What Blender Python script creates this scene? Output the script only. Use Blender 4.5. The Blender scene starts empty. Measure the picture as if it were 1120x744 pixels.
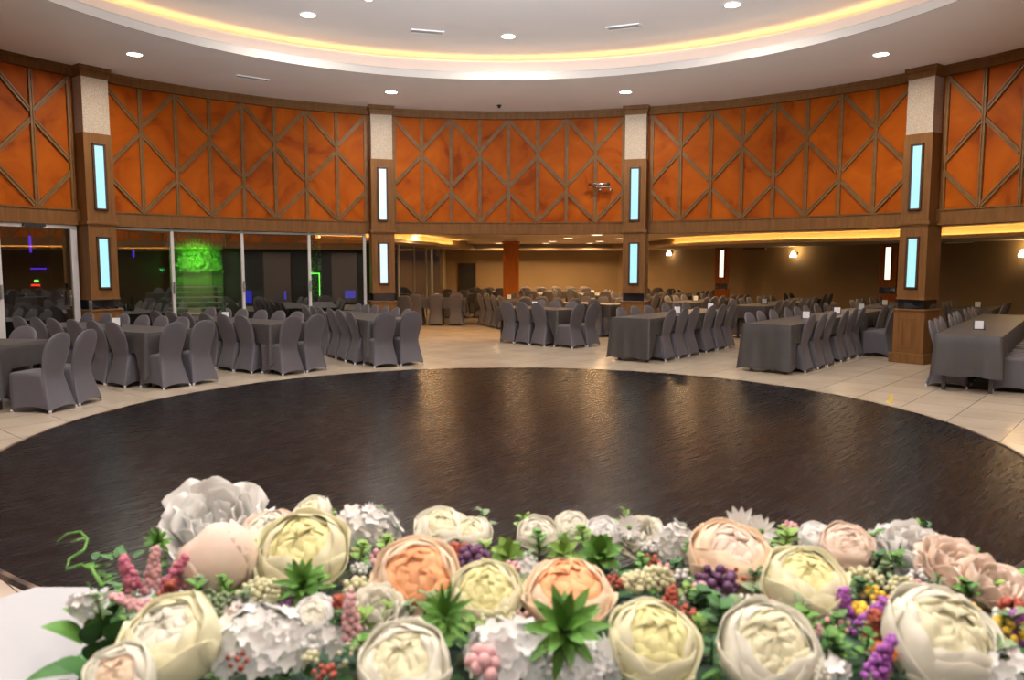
import bpy, math, random
from math import sin, cos, pi, radians as R, atan2, hypot, tan
from mathutils import Matrix, Vector
random.seed(7)
sc = bpy.context.scene
COL = sc.collection
# ------------------------------------------------------------------ camera frame (1120 x 744)
CH, CF = 1.65, 842.0
CP = math.atan(81/842.0)
def ray(x, y):
    u = (x-559)/CF; v = -(y-372)/CF
    return Vector((u, cos(CP)+v*sin(CP), -sin(CP)+v*cos(CP)))
def at_z(x, y, z):
    d = ray(x, y); t = (z-CH)/d.z
    return Vector((d.x*t, d.y*t, z))
def at_y(x, y, Y):
    d = ray(x, y); t = Y/d.y
    return Vector((d.x*t, Y, CH+d.z*t))
def pix(P):
    x, y, z = P[0], P[1], P[2]-CH
    d = y*cos(CP)-z*sin(CP)
    if d < .05: return None
    return 559+CF*x/d, 372-CF*(y*sin(CP)+z*cos(CP))/d
CX, CY = -.05, 8.1           # centre of the round hall
def pol(r, a, z=0.0):        # a in degrees from +Y, clockwise
    return Vector((CX+r*sin(R(a)), CY+r*cos(R(a)), z))
# ------------------------------------------------------------------ materials
MATS = {}
def mat(name, col, rough=.6, metal=0, emis=None, estr=0, spec=.5, sheen=0, trans=0):
    m = bpy.data.materials.new(name); m.use_nodes = True
    b = m.node_tree.nodes['Principled BSDF']
    b.inputs['Base Color'].default_value = (*col, 1)
    b.inputs['Roughness'].default_value = rough
    b.inputs['Metallic'].default_value = metal
    b.inputs['Specular IOR Level'].default_value = spec
    if emis:
        b.inputs['Emission Color'].default_value = (*emis, 1); b.inputs['Emission Strength'].default_value = estr
    if sheen: b.inputs['Sheen Weight'].default_value = sheen
    if trans:
        b.inputs['Subsurface Weight'].default_value = trans
        b.inputs['Subsurface Radius'].default_value = (.01, .006, .004)
        b.inputs['Subsurface Scale'].default_value = .5
    MATS[name] = m
    return m
def nodes(m): return m.node_tree.nodes, m.node_tree.links, m.node_tree.nodes['Principled BSDF']
def noise_col(m, stops, scale=5, detail=4, dist=0, coord='Object', stretch=(1,1,1), rot=(0,0,0), bump=0, bscale=None):
    N, L, B = nodes(m)
    tc = N.new('ShaderNodeTexCoord'); mp = N.new('ShaderNodeMapping')
    mp.inputs['Scale'].default_value = stretch; mp.inputs['Rotation'].default_value = rot
    L.new(tc.outputs[coord], mp.inputs[0])
    n = N.new('ShaderNodeTexNoise'); n.inputs['Scale'].default_value = scale; n.inputs['Detail'].default_value = detail
    n.inputs['Distortion'].default_value = dist
    L.new(mp.outputs[0], n.inputs['Vector'])
    r = N.new('ShaderNodeValToRGB')
    el = r.color_ramp.elements
    el[0].position = stops[0][0]; el[0].color = (*stops[0][1], 1)
    el[1].position = stops[-1][0]; el[1].color = (*stops[-1][1], 1)
    for p, c in stops[1:-1]:
        e = el.new(p); e.color = (*c, 1)
    L.new(n.outputs['Fac'], r.inputs[0]); L.new(r.outputs[0], B.inputs['Base Color'])
    if bump:
        bp_ = N.new('ShaderNodeBump'); bp_.inputs['Strength'].default_value = bump; bp_.inputs['Distance'].default_value = .01
        src = n
        if bscale:
            src = N.new('ShaderNodeTexNoise'); src.inputs['Scale'].default_value = bscale; src.inputs['Detail'].default_value = 3
            L.new(mp.outputs[0], src.inputs['Vector'])
        L.new(src.outputs['Fac'], bp_.inputs['Height']); L.new(bp_.outputs[0], B.inputs['Normal'])
    return m
orange = noise_col(mat('orange_panel', (.5,.11,.01), .55, spec=.12), [(.30,(.21,.037,.001)),(.42,(.31,.062,.001)),(.56,(.355,.076,.002)),(.74,(.42,.098,.003))], 1.0, 5, 2.2, bump=.05)
wood = noise_col(mat('brown_wood', (.2,.09,.035), .5, spec=.2), [(.3,(.125,.056,.016)),(.7,(.185,.084,.026))], 6, 5, .3, stretch=(3,3,.35))
wood_l = noise_col(mat('lattice_wood', (.2,.1,.04), .45, spec=.25), [(.3,(.150,.074,.024)),(.7,(.205,.104,.036))], 8, 4, .2)
wood_p = noise_col(mat('pillar_wood', (.3,.1,.03), .5, spec=.15), [(.3,(.26,.075,.010)),(.7,(.36,.11,.016))], 5, 5, .3, stretch=(6,6,.3))
wood_d = mat('dark_frame_wood', (.05,.018,.008), .4)
cream = noise_col(mat('cream_weave', (.6,.5,.38), .8), [(.35,(.25,.20,.155)),(.65,(.50,.42,.34))], 150, 2, 0, bump=.3)
ceil_m = noise_col(mat('ceiling_paint', (.55,.50,.47), .85), [(.3,(.73,.705,.715)),(.7,(.76,.735,.745))], .6, 2)
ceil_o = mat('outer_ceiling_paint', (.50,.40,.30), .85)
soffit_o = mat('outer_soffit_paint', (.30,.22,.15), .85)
trimw = mat('white_trim', (.78,.76,.75), .6)
walltan = noise_col(mat('tan_wall_paint', (.42,.30,.16), .8), [(.3,(.215,.150,.082)),(.7,(.25,.178,.098))], .8, 3)
led_w = mat('warm_led', (1,.6,.2), .5, emis=(1,.58,.17), estr=11)
led_p = mat('pale_led', (1,.8,.5), .5, emis=(1,.68,.34), estr=4)
led_y = mat('warm_led_outer', (1,.6,.2), .5, emis=(1,.57,.15), estr=25)
lampd = mat('downlight_glow', (1,1,1), .5, emis=(1,.86,.66), estr=14)
lampo = mat('outer_downlight_glow', (1,1,1), .5, emis=(1,.80,.58), estr=6)
cyan = noise_col(mat('cyan_light_panel', (.5,.9,1), .4, emis=(.38,.84,.93), estr=1.0), [(.3,(.10,.14,.15)),(.7,(.14,.18,.2))], 3)
whitep = mat('white_light_panel', (.2,.2,.2), .4, emis=(.66,.88,1.0), estr=1.0)
warmp = mat('warm_light_panel', (.9,.8,.7), .4, emis=(1,.80,.62), estr=1.5)
mirror = mat('smoked_mirror', (.22,.21,.22), .05, metal=1)
fabric = noise_col(mat('mauve_grey_spandex', (.16,.145,.165), .62, sheen=.06), [(.3,(.076,.069,.082)),(.7,(.089,.081,.095))], 3, 2, bump=.12, bscale=180)
fabric_dk = noise_col(mat('charcoal_spandex', (.05,.05,.06), .62), [(.3,(.045,.045,.055)),(.7,(.06,.06,.07))], 3, 2)
footm = mat('pale_foot_cap', (.55,.53,.52), .5)
cloth_m = noise_col(mat('grey_table_linen', (.12,.11,.105), .52, sheen=.03), [(.3,(.036,.032,.032)),(.7,(.045,.040,.040))], 4, 3, bump=.10, bscale=160)
darkw = mat('dark_table_wood', (.03,.02,.015), .5)
card_m = mat('white_card', (.85,.85,.88), .5, emis=(.9,.95,1), estr=.0)
alum = mat('white_aluminium', (.55,.54,.55), .4)
alum_g = mat('grey_aluminium', (.25,.25,.25), .4, metal=.3)
chrome = mat('chrome', (.6,.55,.53), .25, metal=1)
black = mat('black_paint', (.012,.011,.011), .5)
darkn = mat('dark_night_wall', (.02,.018,.018), .8)
ivory_wall = mat('stage_panel_paint', (.12,.09,.07), .8)
blue_e = mat('blue_reflection_glow', (.05,.05,.5), .4, emis=(.02,.04,.9), estr=.8)
purple_e = mat('purple_led', (.1,.02,.5), .4, emis=(.12,.03,.9), estr=1.6)
red_e = mat('red_sign', (.5,.02,.02), .4, emis=(1,.03,.02), estr=3)
green_e = mat('green_led', (.1,.7,.1), .4, emis=(.25,1,.12), estr=3)
glass_shade = mat('frosted_shade', (.9,.8,.6), .4, emis=(1,.75,.42), estr=14)
plantg = noise_col(mat('ivy_green', (.05,.16,.03), .6), [(.3,(.02,.09,.015)),(.7,(.10,.28,.05))], 9, 3)
thatch = noise_col(mat('pale_thatch', (.3,.28,.2), .9), [(.35,(.08,.08,.06)),(.65,(.42,.42,.33))], 14, 3, 0, stretch=(4,4,.4))
stone = mat('pale_stone_tread', (.45,.38,.33), .6)
cornice_dark = mat('shadow_gap', (.10,.06,.05), .7)
# floor tiles
tile = mat('beige_floor_tile', (.5,.42,.33), .22)
N, L, B = nodes(tile)
tc = N.new('ShaderNodeTexCoord'); mp = N.new('ShaderNodeMapping'); mp.inputs['Rotation'].default_value = (0,0,R(-49))
L.new(tc.outputs['Object'], mp.inputs[0])
br = N.new('ShaderNodeTexBrick'); br.offset = 0; br.squash = 1
br.inputs['Scale'].default_value = 1; br.inputs['Brick Width'].default_value = .6; br.inputs['Row Height'].default_value = .6
br.inputs['Mortar Size'].default_value = .0035; br.inputs['Mortar Smooth'].default_value = 0
br.inputs['Color1'].default_value = (.50,.425,.335,1); br.inputs['Color2'].default_value = (.53,.45,.36,1); br.inputs['Mortar'].default_value = (.10,.075,.06,1)
L.new(mp.outputs[0], br.inputs['Vector'])
nz = N.new('ShaderNodeTexNoise'); nz.inputs['Scale'].default_value = 1.4; nz.inputs['Detail'].default_value = 6
L.new(tc.outputs['Object'], nz.inputs['Vector'])
mx = N.new('ShaderNodeMix'); mx.data_type = 'RGBA'; mx.blend_type = 'MULTIPLY'; mx.inputs['Factor'].default_value = .35
L.new(br.outputs['Color'], mx.inputs['A']); L.new(nz.outputs['Color'], mx.inputs['B'])
rr = N.new('ShaderNodeValToRGB'); rr.color_ramp.elements[0].position=.3; rr.color_ramp.elements[0].color=(.78,.76,.74,1); rr.color_ramp.elements[1].position=.7; rr.color_ramp.elements[1].color=(1,1,1,1)
L.new(nz.outputs['Fac'], rr.inputs[0]); L.new(rr.outputs[0], mx.inputs['B']); mx.inputs['Factor'].default_value = .8
L.new(mx.outputs['Result'], B.inputs['Base Color'])
# dance floor planks
dance = mat('dark_dance_planks', (.02,.015,.014), .36, spec=.14)
N, L, B = nodes(dance)
tc = N.new('ShaderNodeTexCoord'); mp = N.new('ShaderNodeMapping'); mp.inputs['Rotation'].default_value = (0,0,R(-47))
L.new(tc.outputs['Object'], mp.inputs[0])
br = N.new('ShaderNodeTexBrick'); br.offset = .37
br.inputs['Scale'].default_value = 1; br.inputs['Brick Width'].default_value = 1.8; br.inputs['Row Height'].default_value = .12
br.inputs['Mortar Size'].default_value = .0016
br.inputs['Color1'].default_value = (.0040,.0038,.0043,1); br.inputs['Color2'].default_value = (.0070,.0064,.0070,1); br.inputs['Mortar'].default_value = (.0015,.0013,.0013,1)
L.new(mp.outputs[0], br.inputs['Vector'])
# scratches: thin pale flecks drawn out along the planks
mp2 = N.new('ShaderNodeMapping'); mp2.inputs['Scale'].default_value = (3,60,1)
L.new(mp.outputs[0], mp2.inputs[0])
n2 = N.new('ShaderNodeTexNoise'); n2.inputs['Scale'].default_value = 1.6; n2.inputs['Detail'].default_value = 5; n2.inputs['Roughness'].default_value=.7
L.new(mp2.outputs[0], n2.inputs['Vector'])
r2 = N.new('ShaderNodeValToRGB'); r2.color_ramp.elements[0].position=.69; r2.color_ramp.elements[0].color=(0,0,0,1); r2.color_ramp.elements[1].position=.75; r2.color_ramp.elements[1].color=(1,1,1,1)
L.new(n2.outputs['Fac'], r2.inputs[0])
mx = N.new('ShaderNodeMix'); mx.data_type='RGBA'
L.new(r2.outputs[0], mx.inputs['Factor']); L.new(br.outputs['Color'], mx.inputs['A']); mx.inputs['B'].default_value=(.30,.26,.24,1)
L.new(mx.outputs['Result'], B.inputs['Base Color'])
mp3 = N.new('ShaderNodeMapping'); mp3.inputs['Scale'].default_value = (2,16,1)
L.new(mp.outputs[0], mp3.inputs[0])
n3 = N.new('ShaderNodeTexNoise'); n3.inputs['Scale'].default_value = 2; n3.inputs['Detail'].default_value = 4
L.new(mp3.outputs[0], n3.inputs['Vector'])
bm_ = N.new('ShaderNodeBump'); bm_.inputs['Strength'].default_value=.25; bm_.inputs['Distance'].default_value=.02
L.new(n3.outputs['Fac'], bm_.inputs['Height']); L.new(bm_.outputs[0], B.inputs['Normal'])
mr = N.new('ShaderNodeMapRange'); mr.inputs['To Min'].default_value=.17; mr.inputs['To Max'].default_value=.36
L.new(n3.outputs['Fac'], mr.inputs['Value']); L.new(mr.outputs[0], B.inputs['Roughness'])
# tinted glass: partly see-through, partly mirror
glass = bpy.data.materials.new('dark_tinted_glass'); glass.use_nodes = True
nt = glass.node_tree; nt.nodes.clear()
o_ = nt.nodes.new('ShaderNodeOutputMaterial'); mxs = nt.nodes.new('ShaderNodeMixShader'); tr = nt.nodes.new('ShaderNodeBsdfTransparent'); gl = nt.nodes.new('ShaderNodeBsdfGlossy')
tr.inputs[0].default_value=(.78,.80,.78,1); gl.inputs['Roughness'].default_value=.0; gl.inputs[0].default_value=(.9,.88,.85,1)
mxs.inputs[0].default_value=.24
nt.links.new(tr.outputs[0], mxs.inputs[1]); nt.links.new(gl.outputs[0], mxs.inputs[2]); nt.links.new(mxs.outputs[0], o_.inputs[0])

# ------------------------------------------------------------------ mesh helper
class MB:
    def __init__(s): s.v=[]; s.f=[]; s.M=Matrix.Identity(4)
    def add(s, vs, fs):
        k=len(s.v); s.v += [tuple(s.M @ Vector(p)) for p in vs]; s.f += [tuple(i+k for i in f) for f in fs]; return s
    def box(s, c, d, rz=0):
        x,y,z = d[0]/2,d[1]/2,d[2]/2
        Mz = Matrix.Rotation(rz,4,'Z')
        vs=[Vector(c)+(Mz@Vector((sx*x,sy*y,sz*z))) for sx in(-1,1) for sy in(-1,1) for sz in(-1,1)]
        return s.add(vs,[(0,1,3,2),(4,6,7,5),(0,4,5,1),(2,3,7,6),(0,2,6,4),(1,5,7,3)])
    def frustum(s, c, w0, d0, w1, d1, h):      # base centre c
        vs=[]
        for (w,d,z) in ((w0,d0,0),(w1,d1,h)):
            vs += [(c[0]-w/2,c[1]-d/2,c[2]+z),(c[0]+w/2,c[1]-d/2,c[2]+z),(c[0]+w/2,c[1]+d/2,c[2]+z),(c[0]-w/2,c[1]+d/2,c[2]+z)]
        return s.add(vs,[(3,2,1,0),(4,5,6,7),(0,1,5,4),(1,2,6,5),(2,3,7,6),(3,0,4,7)])
    def lathe(s, prof, n=24, cap=True):
        vs=[]; fs=[]
        for r,z in prof:
            for i in range(n): vs.append((r*cos(2*pi*i/n), r*sin(2*pi*i/n), z))
        for j in range(len(prof)-1):
            for i in range(n): fs.append((j*n+i, j*n+(i+1)%n, (j+1)*n+(i+1)%n, (j+1)*n+i))
        if cap:
            fs.append(tuple(reversed(range(n)))); fs.append(tuple((len(prof)-1)*n+i for i in range(n)))
        return s.add(vs,fs)
    def sphere(s, c, r, n=8, m=5, sq=1):
        vs=[(c[0],c[1],c[2]+r*sq)]; fs=[]
        for j in range(1,m):
            t=pi*j/m
            for i in range(n): vs.append((c[0]+r*sin(t)*cos(2*pi*i/n), c[1]+r*sin(t)*sin(2*pi*i/n), c[2]+r*sq*cos(t)))
        vs.append((c[0],c[1],c[2]-r*sq))
        for i in range(n): fs.append((0,1+i,1+(i+1)%n))
        for j in range(m-2):
            for i in range(n): fs.append((1+j*n+i,1+(j+1)*n+i,1+(j+1)*n+(i+1)%n,1+j*n+(i+1)%n))
        b=len(vs)-1
        for i in range(n): fs.append((b,1+(m-2)*n+(i+1)%n,1+(m-2)*n+i))
        return s.add(vs,fs)
    def tube(s, pts, r, n=8, r1=None):
        pts=[Vector(p) for p in pts]; vs=[]; fs=[]; k=len(pts)
        for j,p in enumerate(pts):
            d=(pts[min(j+1,k-1)]-pts[max(j-1,0)]).normalized()
            a=d.cross(Vector((0,0,1)));
            if a.length<.01: a=d.cross(Vector((1,0,0)))
            a.normalize(); b=d.cross(a)
            rr_= r if r1 is None else r+(r1-r)*j/(k-1)
            for i in range(n): vs.append(p+(a*cos(2*pi*i/n)+b*sin(2*pi*i/n))*rr_)
        for j in range(k-1):
            for i in range(n): fs.append((j*n+i, j*n+(i+1)%n,(j+1)*n+(i+1)%n,(j+1)*n+i))
        fs.append(tuple(reversed(range(n)))); fs.append(tuple((k-1)*n+i for i in range(n)))
        return s.add(vs,fs)
    def grid(s, fn, nu, nv, closed=False):
        vs=[fn(i/nu, j/nv) for j in range(nv+1) for i in range(nu+(0 if closed else 1))]
        w = nu if closed else nu+1
        fs=[]
        for j in range(nv):
            for i in range(nu): fs.append((j*w+i, j*w+(i+1)%w if closed else j*w+i+1, (j+1)*w+((i+1)%w if closed else i+1), (j+1)*w+i))
        return s.add(vs,fs)
    def arc(s, r0, r1, z0, z1, a0, a1, n):
        # solid ring sector about the hall centre
        vs=[]; fs=[]
        for i in range(n+1):
            a=a0+(a1-a0)*i/n
            for r,z in ((r0,z0),(r1,z0),(r1,z1),(r0,z1)): vs.append(pol(r,a,z))
        for i in range(n):
            for k in range(4): fs.append((i*4+k,i*4+(k+1)%4,(i+1)*4+(k+1)%4,(i+1)*4+k))
        if abs(a1-a0)<359.9:
            fs += [(0,3,2,1),(n*4,n*4+1,n*4+2,n*4+3)]
        return s.add(vs,fs)
    def mesh(s, name, m, smooth=False):
        me=bpy.data.meshes.new(name); me.from_pydata([tuple(p) for p in s.v],[],s.f); me.materials.append(m)
        if smooth: me.shade_smooth()
        me.validate(); return me
    def build(s, name, m, parent=None, smooth=False, loc=None, rz=None, label=None):
        o=bpy.data.objects.new(name, s.mesh(name,m,smooth)); COL.objects.link(o)
        if parent: o.parent=parent
        if loc is not None: o.location=loc
        if rz is not None: o.rotation_euler=(0,0,rz)
        if label: o['label']=label
        return o
def bevel(o, w=.005, seg=2):
    md=o.modifiers.new('bevel','BEVEL'); md.width=w; md.segments=seg; md.limit_method='ANGLE'; return o
def tag(o, label, cat, group=None):
    o['label']=label; o['category']=cat
    if group: o['group']=group
    return o
def struct(o): o['kind']='structure'; return o
def thing(name, label, cat, loc=(0,0,0), rz=0, group=None):
    o=bpy.data.objects.new(name,None); COL.objects.link(o); o.location=loc; o.rotation_euler=(0,0,rz); o.empty_display_size=.1
    return tag(o,label,cat,group)
def copy_tree(root, loc, rz, label, group=None, cat=None):
    r=root.copy(); COL.objects.link(r); r.location=loc; r.rotation_euler=(0,0,rz); r['label']=label
    if group: r['group']=group
    if cat: r['category']=cat
    for ch in root.children:
        c=ch.copy(); COL.objects.link(c); c.parent=r
        for g in ch.children:
            d=g.copy(); COL.objects.link(d); d.parent=c
    return r
def area(loc, size, power, col, rot=(0,0,0), spread=180, parent=None):
    l=bpy.data.lights.new('lamp','AREA'); l.shape='DISK'; l.size=size; l.energy=power; l.color=col; l.spread=R(spread)
    o=bpy.data.objects.new('lamp_light',l); COL.objects.link(o); o.location=loc; o.rotation_euler=rot
    if parent: o.parent=parent
    return o
def point(loc, power, col, rad=.05, parent=None):
    l=bpy.data.lights.new('bulb','POINT'); l.energy=power; l.color=col; l.shadow_soft_size=rad
    o=bpy.data.objects.new('bulb_light',l); COL.objects.link(o); o.location=loc
    if parent: o.parent=parent
    return o

# ================================================================== SETTING
HC = 4.92
f=MB(); f.add([(-22,-9,0),(22,-9,0),(22,36,0),(-22,36,0)],[(0,1,2,3)]); struct(f.build('floor',tile))
# round dance floor, raised a finger's breadth, with a metal edge
DFX, DFY, DFR = -.02, 8.22, 5.42
DFX, DFY, DFR = -.03, 7.70, 4.61
m_=MB(); m_.lathe([(DFR-.03,0.0),(DFR-.03,.018),(0.001,.018)],128,False); o=m_.build('floor_dance',dance,loc=(DFX,DFY,0)); struct(o)
m_=MB(); m_.lathe([(DFR-.03,.0),(DFR-.03,.024),(DFR,.024),(DFR+.012,.0)],160,False)
struct(m_.build('trim_1', noise_col(mat('worn_edge_metal',(.10,.07,.06),.35,metal=.6),[(.45,(.05,.04,.04)),(.62,(.35,.24,.17))],3,5), smooth=False, loc=(DFX,DFY,0)))
# --- ceiling : soffit ring, cove, raised dome
RC = 5.92
RX, RY = -.10, 8.02
def ringmesh(name, prof, m, n=144):
    b=MB(); vs=[];fs=[]
    for i in range(n):
        a=2*pi*i/n
        for r,z in prof: vs.append((RX+r*cos(a), RY+r*sin(a), z))
    k=len(prof)
    for i in range(n):
        for j in range(k-1): fs.append((i*k+j,((i+1)%n)*k+j,((i+1)%n)*k+j+1,i*k+j+1))
    b.add(vs,fs); return b.build(name,m,smooth=False)
struct(ringmesh('ceiling_soffit',[(RC,HC),(9.3,HC),(9.3,HC+.05)],ceil_m))
struct(ringmesh('trim_2',[(RC+.015,HC),(RC,HC-.012),(RC-.02,HC-.012),(RC-.02,HC+.10),(RC-.005,HC+.125),(RC+.03,HC+.125),(RC+.03,HC+.02)],mat('lip_paint',(.50,.47,.45),.7)))
DZ=5.43
struct(ringmesh('ceiling_cove',[(RC+.03,HC+.02),(RC+.40,HC+.02),(RC+.40,5.31),(RC+.43,5.31),(RC+.43,5.24),(RC+.74,5.24),(RC+.74,DZ)],mat('riser_paint',(.58,.51,.48),.8)))
struct(ringmesh('ceiling_dome',[(RC+.74,DZ),(.01,DZ)],ceil_m))
o=ringmesh('cove_light_strip',[(RC+.05,HC+.085),(RC+.05,HC+.120),(RC+.065,HC+.120),(RC+.065,HC+.085)],led_p)
tag(o,'pale glowing strip light along the lip of the round ceiling cove','strip light')
o=ringmesh('dome_light_strip',[(RC+.47,5.25),(RC+.47,5.275),(RC+.50,5.275),(RC+.50,5.25)],led_w)
tag(o,'golden strip light hidden behind the upper step of the round ceiling cove','strip light')
# --- upper wall, ten bays
SIDES={0:'back',36:'back_right',72:'right',108:'front_right',144:'rear_right',180:'rear',-144:'rear_left',-108:'front_left',-72:'left',-36:'back_left'}
RW=8.75
tn=3
def lattice(a0,a1):
    b=MB(); z0,z1=2.59,4.76
    W=R(a1-a0)*RW
    def P(s,z,r): return pol(r,a0+(a1-a0)*s/W,z)
    def strip(s0,za,s1,zb,w,depth,off=0):
        d=Vector((s1-s0,zb-za)); Ln=d.length; d/=Ln; n=Vector((-d.y,d.x))
        k=max(1,int(abs(s1-s0)/.15)); vs=[];fs=[]
        for i in range(k+1):
            t=i/k; c=Vector((s0,za)).lerp(Vector((s1,zb)),t)+n*off
            for sg,rr_ in ((-1,RW),(-1,RW-depth),(1,RW-depth),(1,RW)):
                q=c+n*w/2*sg
                vs.append(P(q.x,q.y,rr_))
        for i in range(k):
            for j in range(4): fs.append((i*4+j,i*4+(j+1)%4,(i+1)*4+(j+1)%4,(i+1)*4+j))
        fs+= [(0,3,2,1),(k*4,k*4+1,k*4+2,k*4+3)]
        b.add(vs,fs)
    def dbl(s0,za,s1,zb):
        strip(s0,za,s1,zb,.078,.022)
        strip(s0,za,s1,zb,.026,.034,.024); strip(s0,za,s1,zb,.026,.034,-.024)
    H=z1-z0
    Zf=lambda v: z1-v*H
    for k in range(9):
        s=W*k/8; s=min(max(s,.03),W-.03)
        strip(s,z0,s,z1,.07,.028); strip(s,z0,s,z1,.02,.038,.02); strip(s,z0,s,z1,.02,.038,-.02)
    for k in range(4):
        sa,sm,sb=W*2*k/8,W*(2*k+1)/8,W*(2*k+2)/8
        for se in (sa,sb):
            e=.04 if se<sm else -.04
            dbl(se+e,Zf(.02),sm-e*.6,Zf(.30)); dbl(sm-e*.6,Zf(.365),se+e,Zf(.635)); dbl(se+e,Zf(.72),sm-e*.6,Zf(.985))
    return b
for ac,side in SIDES.items():
    a0,a1=ac-18+1.75,ac+18-1.75
    w=MB(); w.arc(RW,RW+.12,2.36,HC,ac-18,ac+18,20); struct(w.build('wall_'+side,orange))
    struct(lattice(a0,a1).build('trim_%d'%tn,wood_l)); tn+=1
    w=MB(); w.arc(RW-.09,RW,4.76,HC,ac-18,ac+18,20); w.arc(RW-.11,RW-.05,4.87,HC,ac-18,ac+18,20)
    w.arc(RW-.07,RW+.16,2.33,2.59,ac-18,ac+18,20); w.arc(RW-.085,RW-.03,2.33,2.36,ac-18,ac+18,20); w.arc(RW-.085,RW-.03,2.565,2.59,ac-18,ac+18,20)
    struct(w.build('trim_%d'%tn,wood)); tn+=1
# --- outer hall : raised ceiling, low perimeter soffit with a curving lip, walls
b=MB(); vs=[];fs=[]
n=96
for i in range(n+1):
    a=-110+220*i/n
    vs += [pol(RW+.1,a,2.5),pol(34,a,2.5)]
for i in range(n): fs.append((2*i,2*i+1,2*i+3,2*i+2))
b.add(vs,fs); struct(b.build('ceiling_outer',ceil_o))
lip=[(10.8,7.2),(10.85,9),(10.5,13),(10.25,15.7),(9.75,17.1),(9.0,18.5),(8.0,19.4),(6.9,20.2),(6.0,21.4),(5.35,22.6),(4.9,24.4),(4.65,26.5),(4.5,28.2),(4.35,29.2),(3.9,29.6),(1.0,29.7),(-1.4,29.7),(-1.55,28.6),(-1.3,27.0),(-1.75,26.0),(-1.7,25.0),(-2.2,24.0),(-2.15,22.9),(-2.5,21.4),(-2.75,20.1),(-3.3,18.9),(-4.3,17.6)]
def offs(p,d):
    out=[]
    for i in range(len(p)):
        a=Vector(p[max(i-1,0)]); c=Vector(p[min(i+1,len(p)-1)]); t=(c-a).normalized(); nrm=Vector((t.y,-t.x))
        out.append(Vector(p[i])+nrm*d)
    return out
li=offs(lip,.0); l2=offs(lip,.05); l3=offs(lip,.22)
outer=[]
for p in lip:
    v=Vector((p[0]-1,p[1]-8)).normalized(); outer.append(Vector((p[0],p[1]))+v*(5.5 if p[0]>4.6 else 3.0))
def band(name,rows,m):
    b=MB(); vs=[];fs=[];k=len(rows);n=len(rows[0])
    for i in range(n):
        for r_ in rows: vs.append(r_[i])
    for i in range(n-1):
        for j in range(k-1): fs.append((i*k+j,(i+1)*k+j,(i+1)*k+j+1,i*k+j+1))
    b.add(vs,fs); return b.build(name,m)
Z3=lambda L,z:[(p[0],p[1],z) for p in L]
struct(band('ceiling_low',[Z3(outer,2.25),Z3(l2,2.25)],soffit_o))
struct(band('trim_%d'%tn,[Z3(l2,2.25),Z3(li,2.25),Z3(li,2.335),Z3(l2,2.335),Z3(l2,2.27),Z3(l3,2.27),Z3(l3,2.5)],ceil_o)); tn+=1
for sl,lb in ((slice(0,11),'golden strip light hidden behind the curving ceiling lip over the right tables'),(slice(19,27),'golden strip light behind the stepped ceiling lip beside the folding glass wall')):
    o=band('outer_cove_light_strip',[Z3(offs(lip,.09)[sl],2.30),Z3(offs(lip,.09)[sl],2.325),Z3(offs(lip,.12)[sl],2.325)],led_y)
    tag(o,lb,'strip light')
def wallp(name,pts,z0,z1,m,th=.12):
    b=MB()
    for (p,q) in zip(pts[:-1],pts[1:]):
        p=Vector(p);q=Vector(q);d=q-p
        c=(p+q)/2; nrm=Vector((d.y,-d.x)).normalized()*(th/2)
        b.box((c.x+nrm.x,c.y+nrm.y,(z0+z1)/2),(d.length+.02,th,z1-z0),atan2(d.y,d.x))
    return struct(b.build(name,m))
wallp('wall_outer_back',[(4.3,31),(-2.6,31)],0,2.5,walltan)
wallp('wall_outer_right',[(13.2,-4),(13.2,14),(11.3,20.3),(4.3,31)],0,2.5,walltan)
wallp('wall_outer_left',[(-2.6,31),(-2.5,28.4)],0,2.5,walltan)
w=MB(); w.arc(8.95,9.07,0,2.4,92,268,60); struct(w.build('wall_stage',darkn))
b=MB()
for a0 in (100,114,128,142,218,232): b.arc(8.90,8.95,.1,2.2,a0,a0+7,6)
struct(b.build('trim_%d'%tn,ivory_wall)); tn+=1
wallp('wall_outside',[(-3.75,20.7),(-9.05,20.7),(-9.35,15.7),(-16,15.7)],0,3.2,darkn)
# black doorway in the far wall
d=MB(); d.box((-1.76,30.98,.86),(.62,.05,1.72)); door1=struct(d.build('door_1',black))
d=MB(); d.box((-2.09,30.97,.87),(.04,.08,1.74)); d.box((-1.43,30.97,.87),(.04,.08,1.74)); d.box((-1.76,30.97,1.74),(.70,.08,.04)); d.build('door_frame',wood_d,door1)

# --- glazing in the left bays (flat panes between slim posts)
wn=1
def bay_glass(angs, door=False):
    global wn
    root=bpy.data.objects.new('window_%d'%wn,None); COL.objects.link(root); wn+=1; root['kind']='structure'
    pts=[pol(RW,a) for a in angs]
    for p in pts:
        b=MB(); ang=atan2(p.x-CX,p.y-CY); w=.10 if door else .055
        b.box((p.x,p.y,1.165),(w,.07,2.33),-ang); o=b.build('window_post',alum,root); bevel(o,.006)
    for p,q in zip(pts[:-1],pts[1:]):
        c=(p+q)/2; d=q-p
        b=MB(); b.box((c.x,c.y,1.15),(d.length,.012,2.24),atan2(d.y,d.x)); b.build('glass_pane',glass,root)
        b=MB(); b.box((c.x,c.y,2.30),(d.length,.07,.07 if door else .04),atan2(d.y,d.x)); b.build('top_rail',alum if door else alum_g,root)
        b=MB(); b.box((c.x,c.y,.03),(d.length,.07,.06),atan2(d.y,d.x)); b.build('bottom_rail',alum_g,root)
    for a in angs[1:-1]:
        p=pol(RW-.06,a,1.25); b=MB(); b.box(p,(.03,.05,.22),-R(a)); b.box(p+Vector((0,0,.0)),(.05,.03,.05),-R(a)); b.build('latch',alum_g,root)
    return root
bay_glass([-52.2,-45.1,-36.5,-27.8,-20.3])
bay_glass([-72,-64.1,-56.2],True)
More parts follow.
